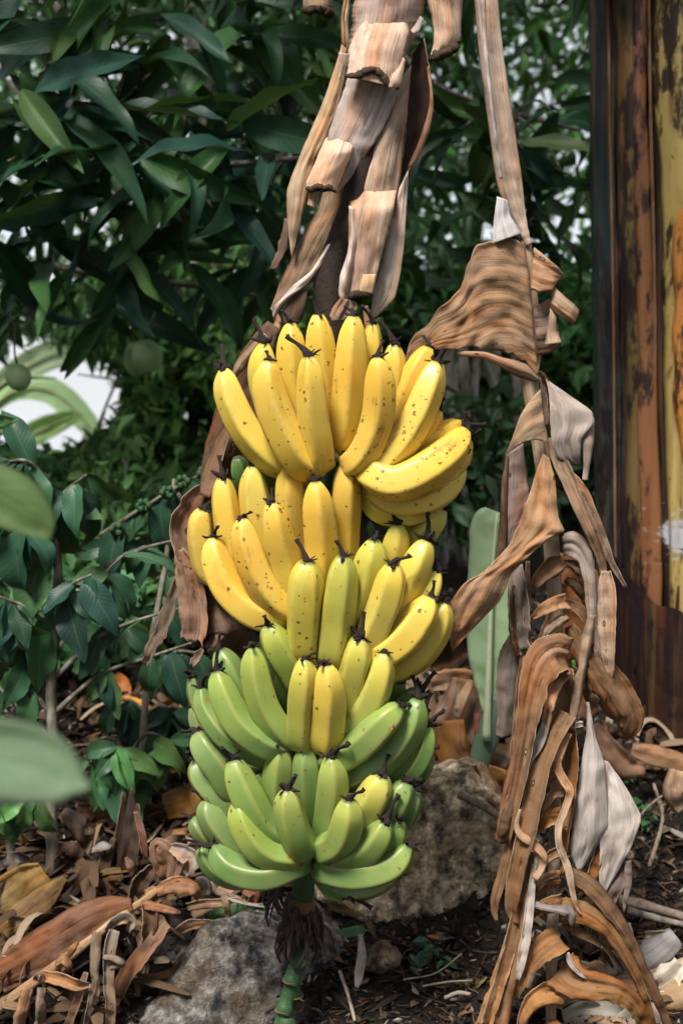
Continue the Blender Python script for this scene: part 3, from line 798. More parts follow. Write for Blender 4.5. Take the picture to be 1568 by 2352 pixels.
# inner crown leaves, plus unseen canopy overhead added to shade the background
def mango_pos(n):
    out = []; inside = 0
    while len(out) < n:
        p = Vector((NG.uniform(-2.0, 1.9), NG.uniform(2.0, 4.6), NG.uniform(1.0, 2.9)))
        x, y, z = uvq(p)
        if y < -40 and p.z > 1.66 + .22 * (p.y - 2.05): pass
        elif inside < n * .11 and y < 740 + 60 * noise.noise(p * 4) and x < 1400 and noise.noise(p * 5) > -.05 and p.y > 2.9: inside += 1
        else: continue
        if sky_gap(p): continue
        out.append(p)
    return np.array(out)
tag(leaf_cloud('crown_and_shade_canopy', mango_pos(6500), .15, .26, NG, mango, (.016, .056, .022), 'leaf', hang=.6), 'inner dark mango leaves plus unseen canopy added to shade the background', kind='stuff')

# mango fruit
def fruit(x, y, Y, wpx, hpx, label):
    c = P(x, y, Y); s = Y / FPX
    o = thing('mango_fruit', c, label, 'mango', 'mangoes hanging from the tree')
    V, F = [], []
    n, sg = 16, 18
    for i in range(n + 1):
        t = i / n; a = math.pi * t
        r = math.sin(a) ** .85 * (1 + .10 * math.sin(a * 1.0) - .06 * t)
        for k in range(sg):
            b_ = 2 * math.pi * k / sg
            V.append(c + Vector((math.cos(b_) * r * wpx * .5 * s * (1 + .1 * math.cos(b_)) + .10 * wpx * s * (t - .5), math.sin(b_) * r * wpx * .44 * s, math.cos(a) * hpx * .5 * s)))
    for i in range(n):
        for k in range(sg):
            k2 = (k + 1) % sg; F.append((i * sg + k, (i + 1) * sg + k, (i + 1) * sg + k2, i * sg + k2))
    link('flesh', mesh_from('flesh', V, F, off=c), M['fruit'], o)
    tube('fruit_stem', [(P(x, y - hpx * .46, Y), .003), (P(x - 6, y - hpx * 1.0, Y), .0022), (P(x - 4, y - hpx * 2.2, Y), .002)], M['bark'], o, (.08, .10, .04), n=8, seg=6)
fruit(335, 818, 2.9, 66, 76, 'round pale green mango at the front of the hanging pair')
fruit(309, 826, 2.97, 50, 78, 'pale green mango half hidden behind the other of its pair')
fruit(40, 866, 2.7, 56, 62, 'dark green mango hanging alone at the left edge by the sky')

# ---- far banana plants against the sky at the left
def blade(parent, pts, Y, color, arc=-.5, seed=0, rag=.05, w_=.6, slits=True):
    """one banana leaf: midrib and two torn halves"""
    q = [(x, y, w__ * w_) for x, y, w__ in pts]
    o = ribbon('leaf_blade', q, M['blade'], parent, color, Y=Y, arc=arc, rag=rag, seed=seed, n=34, m=9, th=0, wav=.12, lumps=.006)
    me = o.data; uvl = me.uv_layers[0]
    n_ = 34; m_ = 9
    li = np.empty(len(me.loops), dtype=np.int32); me.loops.foreach_get('vertex_index', li)
    uvl.data.foreach_set('uv', np.stack([(li % m_) / (m_ - 1), (li // m_) / (n_ - 1) * 2.2], 1).astype(np.float32).ravel())
    tube('leaf_midrib', [(P(x, y, Y - .006), max(.003, .012 * (1 - i / len(q)))) for i, (x, y, w__) in enumerate(q)], M['any'], parent, (.30, .36, .16), n=18, seg=6)
    return o
fb = B(-120, 6.4)
farb = thing('banana_plant', fb, 'pale green banana plant with torn leaves against the white sky', 'banana plant')
tube('stem', [(fb, .11), (fb + Vector((.02, 0, .5)), .10), (P(-60, 1010, 6.4), .07), (P(-50, 960, 6.4), .05)], M['any'], farb, (.20, .24, .09), n=16, seg=12, jit=.05)
blade(farb, [(-50, 960, 20), (10, 880, 90), (120, 815, 110), (230, 805, 80), (290, 830, 10)], 6.4, (.50, .66, .42), seed=1, arc=-.7)
blade(farb, [(-50, 980, 20), (20, 905, 70), (110, 895, 100), (190, 960, 90), (250, 1040, 12)], 6.35, (.42, .62, .32), seed=2, arc=.6)
blade(farb, [(-60, 1090, 20), (20, 1035, 70), (90, 990, 95), (160, 960, 60), (190, 950, 8)], 6.3, (.38, .60, .22), seed=3, arc=-.6)
blade(farb, [(-60, 1000, 20), (-30, 985, 80), (20, 975, 50), (50, 975, 8)], 6.2, (.26, .42, .18), seed=4, arc=.5)
fb2 = B(395, 5.2)
farb2 = thing('banana_plant', fb2, 'distant banana plant with a pale yellow stem left of the bunch', 'banana plant')
tube('stem', [(fb2, .075), (P(390, 1150, 5.2), .07), (P(400, 1010, 5.2), .05), (P(405, 960, 5.2), .03)], M['any'], farb2, (.34, .33, .12), n=16, seg=12, jit=.08)
blade(farb2, [(400, 1020, 10), (380, 960, 40), (350, 930, 50), (310, 950, 50), (285, 1010, 8)], 5.2, (.12, .26, .08), seed=5, arc=.6)
blade(farb2, [(405, 1020, 10), (440, 970, 40), (480, 990, 60), (520, 1060, 55), (530, 1130, 8)], 5.15, (.14, .30, .09), seed=6, arc=.6)
# ================================================================ thick banana trunk at the right
tb = B(1640, 2.62); TR = .205; tcx, tcy = P(1640, 1176, 2.62).x, 2.62
btrunk = thing('mature_banana_plant', Vector((tcx, tcy, gz(tcx, tcy))), 'thick mottled banana trunk of brown and olive sheaths at the right edge', 'banana plant')
def sheath(a0, a1, r, z0, z1, color, lean=0.0, seed=0, name='leaf_sheath', flare=.0, dz=.0, mat='trunk', cut=None):
    """curved shell round the trunk axis from angle a0 to a1 (deg, 0 = towards camera, negative = left)"""
    n, m = 40, 16
    V, F, U = [], [], []
    for i in range(n):
        t = i / (n - 1); z = z0 + (z1 - z0) * t
        wob = .006 * noise.noise(Vector((z * 6, seed, 0)))
        for j in range(m):
            s = j / (m - 1); a = math.radians(a0 + (a1 - a0) * s + (5.0 * noise.noise(Vector((z * 2.2, seed * 3, s * .6))) + 1.5 * noise.noise(Vector((z * 9, seed * 3, s))) - 3.0 * (z - 1.2) if name != 'core' else 0))
            edge = .016 * (1 - (2 * s - 1) ** 2)                       # each sheath bulges in the middle
            rr_ = r * (1 + .02 * (1 - t)) + edge + wob + flare * (1 - t) ** 3
            zz = z
            if cut is not None:
                zt = cut[0] + (cut[1] - cut[0]) * s + .035 * noise.noise(Vector((s * 9, seed, 2))) + .03 * noise.noise(Vector((s * 31, seed, 6)))
                zz = z0 + (zt - z0) * t
            V.append(Vector((tcx + lean * (z - .3) + math.sin(a) * rr_, tcy - math.cos(a) * rr_, zz))); U.append((s * r, z))
    for i in range(n - 1):
        for j in range(m - 1):
            k = i * m + j; F.append((k, k + 1, k + m + 1, k + m))
    o = link(name, mesh_from(name, V, F, U, off=btrunk.location), M[mat], btrunk, color)
    return thick(o, .005) if name != 'rotten_sheath' else o
g0 = btrunk.location.z - .20
LN = -.035
sheath(-180, 180, TR - .030, g0, 2.3, (.030, .020, .014), LN, 9, 'core')
sheath(-115, -70, TR - .002, g0, 2.3, (.012, .026, .028), LN, 1)
sheath(-74, -60, TR - .020, g0, 2.3, (.010, .010, .012), LN, 2)  # black gap between sheaths, its darkness put into a recessed strip's colour
sheath(-64, -47, TR - .004, g0, 2.3, (.13, .085, .030), LN, 3)
sheath(-51, -41, TR + .004, g0, 2.3, (.20, .085, .036), LN, 4)
sheath(-44, -34, TR - .018, g0, 2.3, (.022, .013, .010), LN, 8)  # second gap between sheaths, likewise darkened by colour on a recessed strip
sheath(-37, 0, TR + .004, g0, 2.3, (.38, .28, .095), LN, 5)
sheath(-4, 60, TR - .002, g0, 2.3, (.28, .16, .09), LN, 6)
sheath(50, 120, TR - .010, g0, 2.3, (.20, .14, .05), LN, 7)
# rotten dark skirt round the foot, its top cut on a slant
sheath(-100, 30, TR + .010, g0, .72, (.014, .008, .009), LN, 12, 'rotten_sheath', .0, cut=(.74, .40))
sheath(-70, 60, TR + .018, g0, .50, (.030, .014, .009), LN, 13, 'rotten_sheath', .0, cut=(.44, .33))
sheath(-27, 10, TR + .026, .80, 1.60, (.44, .18, .04), LN, 15, 'peeling_sheath', .0, cut=(1.26, 1.62))
for k, (a, z0, z1, r_) in enumerate([(-41.5, .9, 1.75, .0035), (-69, .5, 2.2, .003)]):
    aa = math.radians(a)
    pts = []
    for i in range(8):
        z = z0 + (z1 - z0) * i / 7; R_ = TR + .010
        pts.append((Vector((tcx + LN * (z - .3) + math.sin(aa + .015 * math.sin(z * 7)) * R_, tcy - math.cos(aa) * R_, z)), r_ * (1 - .5 * abs(i / 7 - .4))))
    tube('sheath_edge', pts, M['sheath'], btrunk, (.26, .15, .08), n=30, seg=7, jit=.5, seed=k)
for k in range(26):
    aa = math.radians(-92 + k * 5.2 + rnd.uniform(-2, 2)); z0 = rnd.uniform(.34, .62); R_ = TR + .016
    pts = [(Vector((tcx + LN * (z - .3) + math.sin(aa + rnd.uniform(-.03, .03)) * (R_ + f * rnd.uniform(0, .02)), tcy - math.cos(aa) * (R_ + f * .01), z)), .004 * (1 - .5 * f)) for f, z in ((0, z0), (.4, z0 - .05), (.7, z0 - .10), (1, z0 - .17))]
    tube('loose_fibre', pts, M['sheath'], btrunk, rnd.choice([(.05, .025, .018), (.09, .045, .025), (.03, .018, .016), (.14, .075, .04)]), n=10, seg=5, jit=.6, seed=k)
# smear of white paint
for k, (x, y, w_, h_) in enumerate([(1548, 1195, 46, 40), (1542, 1235, 40, 26), (1500, 1215, 36, 7), (1556, 1165, 24, 26)]):
    pass

# ================================================================ young banana sucker with a green leaf
sb = ground_hit(1098, 1790); sb.y = 2.12; sb.z = gz(sb.x, sb.y) + .0
suck = thing('banana_sucker', sb, 'young banana sucker with one upright pale green leaf', 'banana plant')
ribbon('leaf_blade', [(1142, 1176, 60), (1132, 1205, 100), (1128, 1280, 104), (1126, 1400, 112), (1122, 1500, 98), (1122, 1580, 60), (1120, 1640, 26)], M['blade'], suck, (.45, .60, .36), Y=2.12, d=0, arc=-.9, rag=.02, n=40, m=11, th=.0006, lumps=.004, seed=3, pleat=.05, ripf=2)
so_o = suck.children[-1]
li = np.empty(len(so_o.data.loops), dtype=np.int32); so_o.data.loops.foreach_get('vertex_index', li)
so_o.data.uv_layers[0].data.foreach_set('uv', np.stack([(li % 11) / 10, (li // 11) / 39 * 2.4], 1).astype(np.float32).ravel())
tube('leaf_midrib', [(P(x, y, 2.105), r) for x, y, r in [(1140, 1180, .0012), (1131, 1300, .0025), (1125, 1450, .0040), (1120, 1600, .0055), (1116, 1700, .0075)]], M['any'], suck, (.55, .64, .42), n=24, seg=8)
ribbon('leaf_sheath', [(1140, 1600, 20), (1128, 1660, 56), (1108, 1720, 54), (1094, 1780, 40), (1086, 1830, 30)], M['blade'], suck, (.16, .24, .16), Y=2.11, arc=2.2, rag=.01, n=18, m=9, th=.002, lumps=.001)
ribbon('rolled_leaf', [(1095, 1640, 10), (1098, 1700, 20), (1090, 1770, 22), (1084, 1820, 18)], M['any'], suck, (.26, .10, .08), Y=2.12, arc=2.0, rag=.02, n=14, m=7, th=.002)
# small second green blade seen through the dead strips
sk2 = B(1230, 2.5)
suck2 = thing('banana_sucker', sk2, 'small bright green sucker half hidden behind the dead strips', 'banana plant')
ribbon('leaf_blade', [(1325, 1500, 10), (1300, 1540, 34), (1255, 1570, 48), (1215, 1620, 40), (1205, 1680, 20)], M['blade'], suck2, (.12, .30, .10), Y=2.4, arc=.6, n=20, m=7, rag=.03)
tube('stem', [(P(1205, 1660, 2.4), .010), (P(1200, 1720, 2.42), .013), (sk2, .016)], M['any'], suck2, (.14, .24, .09), n=8, seg=8)

# ================================================================ coffee shrubs at the left
def coffee(name, base, trunk, branches, label, leafcol, cat='coffee shrub'):
    t = thing(name, base, label, cat)
    tube('trunk', [(base, .0105)] + trunk, M['bark'], t, (.16, .145, .105), n=40, seg=10, jit=.3, seed=3)
    cr = random.Random(len(branches) * 3 + 1)
    for br, leaves in branches:
        pts = [P(*q) for q in br]
        k = len(pts)
        tube('branch', [(p, .0048 - .003 * i / max(k - 1, 1)) for i, p in enumerate(pts)], M['bark'], t, (.10, .085, .06), n=6 * k, seg=6, jit=.35)
        extra = [(cr.uniform(.15, 1.0), cr.uniform(-.8, .8), cr.uniform(-1.0, -.2), cr.uniform(.07, .12)) for _ in range(4)] if len(leaves) != 0 else []
        for (f, dx, dz, size) in list(leaves) + extra:
            s = f * (k - 1); i = min(int(s), k - 2); p = pts[i].lerp(pts[i + 1], s - i)
            dv = Vector((dx, cr.uniform(-.35, .25), dz))
            put_leaf(t, COFFEE[cr.randrange(4)], p, dv, size * cr.uniform(.7, .95), leafcol[cr.randrange(len(leafcol))], up=Vector((cr.gauss(0, .25), -1.0, .55)), roll=cr.gauss(0, .35))
    return t
DK = [(.016, .052, .034), (.022, .066, .038), (.030, .085, .040), (.015, .046, .034), (.045, .11, .045)]
LG = [(.070, .16, .050), (.055, .14, .045), (.035, .095, .04), (.09, .19, .055)]
MD = [(.030, .085, .04), (.038, .10, .045), (.024, .07, .034)]
cb = ground_hit(122, 2010)
Yc = cb.y
coffee('coffee_shrub', cb, [(P(118, 1840, Yc), .0092), (P(122, 1700, Yc), .0088), (P(118, 1560, Yc), .0085), (P(128, 1420, Yc), .0080), (P(134, 1300, Yc), .0068), (P(120, 1180, Yc), .005), (P(110, 1090, Yc), .003)],
 [([(124, 1420, Yc), (230, 1310, Yc + .02), (330, 1260, Yc), (430, 1235, Yc - .03)], []),
  ([(122, 1560, Yc), (220, 1470, Yc), (300, 1430, Yc), (420, 1395, Yc)], [(.9, .5, -.8, .12)]),
  ([(120, 1640, Yc), (230, 1550, Yc), (340, 1510, Yc - .02), (460, 1470, Yc)], [(.8, .3, -1, .11), (.4, .2, -1, .10)]),
  ([(128, 1500, Yc), (180, 1420, Yc), (240, 1320, Yc), (290, 1270, Yc)], [(.7, .5, -.7, .11), (.98, .9, -.2, .10)]),
  ([(134, 1300, Yc), (60, 1220, Yc - .05), (10, 1180, Yc - .05)], [(.2, -.3, -1, .14), (.6, -.1, -1, .15), (.95, -.6, -.9, .13), (.5, .6, -.6, .12)]),
  ([(120, 1180, Yc), (150, 1130, Yc - .03), (200, 1090, Yc - .05)], [(.2, .2, -1, .15), (.7, .3, -.9, .14), (1, .8, -.5, .12), (.5, -.5, -.5, .14)]),
  ([(112, 1100, Yc), (60, 1060, Yc - .05), (20, 1060, Yc - .06)], [(.2, -.2, -1, .15), (.6, .15, -1, .14), (.95, -.7, -.5, .14), (.4, -.3, .6, .12)]),
  ([(116, 1560, Yc), (60, 1500, Yc), (-20, 1420, Yc)], [(.5, -.2, -1, .11), (.8, .3, -.9, .11)]),
  ([(118, 1640, Yc), (50, 1560, Yc), (-30, 1500, Yc + .03)], [(.6, -.4, -1, .10)]),
  ([(118, 1700, Yc), (40, 1620, Yc), (-20, 1560, Yc)], []),
  ([(124, 1460, Yc), (70, 1400, Yc - .03), (0, 1370, Yc - .04)], [(.3, -.1, -1, .14), (.7, -.3, -.9, .15), (.95, -.2, -1, .13)]),
  ([(130, 1380, Yc), (170, 1340, Yc - .04), (210, 1320, Yc - .05)], [(.3, .3, -1, .16), (.8, .6, -.9, .13), (.2, -.2, -1, .15)])],
 'coffee shrub with a slim grey trunk and large dark glossy leaves', DK)
Y2 = Yc + .16
cb2 = B(330, Y2)
coffee('coffee_shrub', cb2, [(P(330, 1700, Y2), .007), (P(345, 1500, Y2), .006), (P(380, 1300, Y2), .005), (P(400, 1100, Y2), .003)],
 [([(230, 1230, Y2), (330, 1165, Y2 - .02), (430, 1105, Y2), (500, 1075, Y2)], [(.15, -.2, -1, .12), (.45, .1, -1, .14), (.75, -.3, -1, .15), (.85, .5, -.9, .14), (1, .9, .1, .12)]),
  ([(400, 1120, Y2), (440, 1180, Y2), (480, 1220, Y2)], [(.3, -.3, -1, .15), (.7, .2, -1, .14), (1, .5, -.8, .12)]),
  ([(380, 1300, Y2), (430, 1330, Y2), (480, 1340, Y2)], [(.3, .1, -1, .14), (.8, .3, -1, .13), (.6, -.4, -.9, .14)]),
  ([(350, 1480, Y2), (300, 1440, Y2), (240, 1450, Y2)], [(.3, -.1, -1, .12), (.8, -.5, -.9, .13), (1, -.9, -.3, .12)]),
  ([(345, 1560, Y2), (400, 1500, Y2), (460, 1500, Y2)], [(.4, .1, -1, .13), (.9, .5, -.9, .12)]),
  ([(390, 1240, Y2), (320, 1230, Y2), (260, 1250, Y2)], [(.3, -.1, -1, .14), (.7, -.4, -.8, .13), (1, -.9, -.2, .12)])],
 'coffee shrub bearing clusters of small green berries beside the bunch', DK + MD)
# berries
for k, (x, y) in enumerate([(268, 1220), (330, 1165), (385, 1135), (420, 1110), (470, 1090)]):
    for j in range(6):
        a = j * 1.05 + k; c = P(x + 12 * math.cos(a), y - 4 + 9 * math.sin(a), Y2 - .025 - .006 * (j % 2))
        tube('berry', [(c - Vector((0, 0, .006)), .0015), (c - Vector((0, 0, .003)), .0048), (c + Vector((0, 0, .003)), .0048), (c + Vector((0, 0, .006)), .0012)], M['any'], COL.objects['coffee_shrub.001'], (.035, .09, .035), n=7, seg=8)
Y3 = Yc + .10
cb3 = B(265, Y3)
coffee('coffee_seedling', cb3, [(P(262, 1820, Y3), .005), (P(258, 1760, Y3), .004)],
 [([(258, 1760, Y3), (300, 1740, Y3 - .03), (340, 1735, Y3 - .04)], [(.2, .4, -1, .12), (.7, .7, -.8, .12), (1, .9, -.3, .10)]),
  ([(258, 1760, Y3), (230, 1740, Y3 - .03), (200, 1745, Y3 - .04)], [(.4, -.2, -1, .11), (.9, -.7, -.4, .10), (.5, .1, -1, .12)]),
  ([(258, 1765, Y3), (262, 1735, Y3 - .05), (270, 1715, Y3 - .06)], [(.3, .1, -1, .13), (.7, .7, -.3, .10), (1, -.7, -.1, .10), (1, .3, -.8, .12)]),
  ([(262, 1800, Y3), (330, 1690, Y3), (390, 1700, Y3)], [(.6, .3, -1, .12), (.9, .6, -.8, .13), (1, .9, .0, .10)])],
 'low coffee seedling with bright fresh green leaves near the ground', LG, 'seedling')
cb4 = B(20, Yc - .02)
coffee('coffee_seedling', cb4, [(P(20, 1900, Yc - .02), .005), (P(20, 1850, Yc - .02), .004)],
 [([(20, 1850, Yc - .02), (60, 1830, Yc - .05), (100, 1840, Yc - .05)], [(.3, -.2, -1, .10), (.9, .3, -1, .10), (.8, -.3, -.9, .08)]),
  ([(20, 1850, Yc - .02), (-10, 1840, Yc - .05), (-30, 1850, Yc - .05)], [(.5, -.2, -1, .10), (.9, .4, -.9, .08)])],
 'small leafy seedling at the left edge below the blurred leaf', LG, 'seedling')
Y5 = Yc + .25
cb5 = B(330, Y5)
coffee('coffee_seedling', cb5, [(P(330, 1720, Y5), .005), (P(335, 1630, Y5), .004)],
 [([(335, 1640, Y5), (300, 1610, Y5), (270, 1610, Y5)], [(.4, -.1, -1, .13), (.9, -.5, -.9, .12)]),
  ([(335, 1640, Y5), (370, 1620, Y5), (400, 1640, Y5)], [(.4, .5, -.8, .14), (.9, .6, -.9, .13), (1, .9, -.2, .11)])],
 'dark leaved seedling in front of the orange leaf litter', DK, 'seedling')

# ---- blurred leaves close to the camera at the left edge, on one stem outside the frame
fs = Vector((P(-420, 1200, .85).x, .95, gz(-.5, .95)))
fore = thing('foreground_shrub', fs, 'out of focus pale green leaves reaching in at the left edge', 'shrub')
tube('stem', [(fs, .006), (P(-420, 1900, .9), .005), (P(-400, 1400, .95), .004), (P(-380, 950, 1.0), .003)], M['any'], fore, (.10, .14, .06), n=16, seg=8)
def bigleaf(pts, Y, col, seed, arc=-.3):
    o = ribbon('leaf', pts, M['blade'], fore, col, Y=Y, arc=arc, rag=.015, n=24, m=9, th=.0003, lumps=.001, seed=seed)
    li = np.empty(len(o.data.loops), dtype=np.int32); o.data.loops.foreach_get('vertex_index', li)
    o.data.uv_layers[0].data.foreach_set('uv', np.stack([(li % 9) / 8, (li // 9) / 23 * .8], 1).astype(np.float32).ravel())
    x0, y0 = pts[0][0], pts[0][1]
    tube('leaf_stalk', [(P(x0, y0, Y), .0012), (P((x0 - 400) / 2, y0 + 30, Y + .03), .0014), (P(-408, y0 + 60, .93), .0016)], M['any'], fore, (.12, .16, .07), n=8, seg=6)
bigleaf([(-260, 1730, 6), (-150, 1735, 160), (0, 1748, 195), (90, 1765, 178), (150, 1790, 120), (188, 1803, 40), (212, 1808, 4)], .62, (.20, .28, .17), 1)
bigleaf([(-220, 1050, 6), (-120, 1090, 90), (-20, 1125, 130), (50, 1165, 125), (95, 1205, 80), (110, 1232, 26), (114, 1243, 3)], .9, (.10, .16, .055), 2)
bigleaf([(-120, 985, 4), (-60, 975, 40), (0, 968, 34), (45, 964, 4)], 1.3, (.12, .26, .09), 3)
# ================================================================ the banana bunch
YA = 1.79                       # distance of the bunch's stalk
AX = 772.0                      # the stalk's place across the frame
bunch = thing('banana_bunch', P(700, 2330, YA), 'large hanging bunch of bananas, ripe yellow above and green below', 'banana bunch')
BR = bunch.location.copy()

def banana_mesh(spine, rmax, ripe, spot, seed, tipy=0.0):
    n, seg = 28, 40
    sm = catmull([tuple(p) for p in spine], 60)
    pts = [Vector(s) for s in sm]
    # resample evenly
    L = [0]
    for i in range(1, len(pts)): L.append(L[-1] + (pts[i] - pts[i - 1]).length)
    tot = L[-1]; ev = []
    ts = [1 - (1 - k / (n - 1)) ** 1.25 for k in range(n)]
    ts = [0.5 * a + 0.5 * k / (n - 1) for k, a in enumerate(ts)]
    for t in ts:
        x = t * tot; i = 0
        while i < len(L) - 2 and L[i + 1] < x: i += 1
        f = (x - L[i]) / max(L[i + 1] - L[i], 1e-9)
        ev.append(pts[i].lerp(pts[i + 1], min(max(f, 0), 1)))
    rr = random.Random(seed)
    T, N, B = frames(ev, Vector((0, -1, 0)))
    V, U, al, rp, rg = [], [], [], [], []
    ph = rr.uniform(-.5, .5); flat = rr.uniform(.95, 1.04); ridge = rr.uniform(1.05, 1.35)
    tipw = rr.uniform(.26, .40)
    for i, p in enumerate(ev):
        s = ts[i]
        up = min(1.0, s / .24); prof = .45 + .55 * math.sin(up * math.pi / 2) ** 1.0
        if s > .66:
            q = (s - .66) / .34
            prof *= max(tipw, 1 - .13 * q - (.87 - tipw) * q ** 4.2)
        prof *= 1 + .03 * math.sin(s * 5 + seed)
        for k in range(seg):
            a = 2 * math.pi * k / seg
            sec = 2 * math.pi / 5
            am = ((a + ph + sec / 2) % sec) - sec / 2           # 0 on a ridge, +-36 deg between
            am_ = math.sqrt(am * am + .002)
            poly = math.cos(sec / 2) / math.cos(sec / 2 - min(am_, sec / 2))
            g_ = (1 - ridge * .78) + ridge * .78 * poly * 1.09
            r = rmax * prof * (g_ * (1 if s < .93 else .7) + (0 if s < .93 else .3))
            r *= 1 + .02 * noise.noise(p * 30 + Vector((math.cos(a) * .7, math.sin(a) * .7, seed)))
            V.append(p + N[i] * (math.cos(a) * r) + B[i] * (math.sin(a) * r * flat))
            U.append((a * rmax, s * tot)); al.append(s); rg.append(max(0, 1 - abs(am) / .17) * min(1, s * 4))
            e = 0.16 * max(0, .22 - s) / .22
            rp.append(min(1, max(0, ripe - e - (0.10 if s > .95 else 0) + tipy * (s - .45))))
    F = []
    for i in range(n - 1):
        for k in range(seg):
            k2 = (k + 1) % seg
            F.append((i * seg + k, i * seg + k2, (i + 1) * seg + k2, (i + 1) * seg + k))
    F.append(tuple(reversed(range(seg)))); F.append(tuple((n - 1) * seg + k for k in range(seg)))
    me = mesh_from('banana', V, F, U, attrs={'ridge': rg, 'ripe': rp, 'along': al, 'spot': [spot] * len(V)}, off=BR)
    return me, ev[-1], (ev[-1] - ev[-3]).normalized()

def tip_mesh(k):
    """dried flower: a bent black stub with a knob and shrivelled flaps; +Z is outward, unit length"""
    rr = random.Random(100 + k)
    V, F, U = [], [], []
    b1, b2 = rr.uniform(-1.1, 1.1), rr.uniform(-.7, .7)
    L = rr.uniform(.6, 1.25)
    pts = [Vector((0, 0, -.12)), Vector((0, 0, .12)), Vector((b1 * .25, b2 * .2, .4)), Vector((b1 * .6, b2 * .5, .7 * L)), Vector((b1 * 1.0, b2 * .9, .95 * L)), Vector((b1 * 1.1, b2, 1.08 * L))]
    v, f, u = tube_geo(pts, [.30, .27, .16, .10, .12, .16], 7, jit=.6, seed=k)
    V += v; F += f; U += u
    for j in range(rr.randint(5, 8)):
        a = rr.uniform(0, 6.28); q = []
        base = Vector((math.cos(a) * .16, math.sin(a) * .16, rr.uniform(.0, .2)))
        out = Vector((math.cos(a), math.sin(a), rr.uniform(-.2, 1.0))).normalized()
        ln = rr.uniform(.25, .75); c = rr.uniform(-.7, .5)
        pp = [base, base + out * ln * .5 + Vector((0, 0, c * .15)), base + out * ln * .8 + Vector((rr.uniform(-.2, .2), rr.uniform(-.2, .2), c * .5))]
        th = rr.choice([.03, .06, .11, .13])
        v, f, u = tube_geo(pp, [th * 1.4, th, th * .5], 5, jit=.6, seed=k + j, base=len(V))
        V += v; F += f; U += u
    return mesh_from('dried_flower', V, F, U)
TIPS = [tip_mesh(k) for k in range(8)]

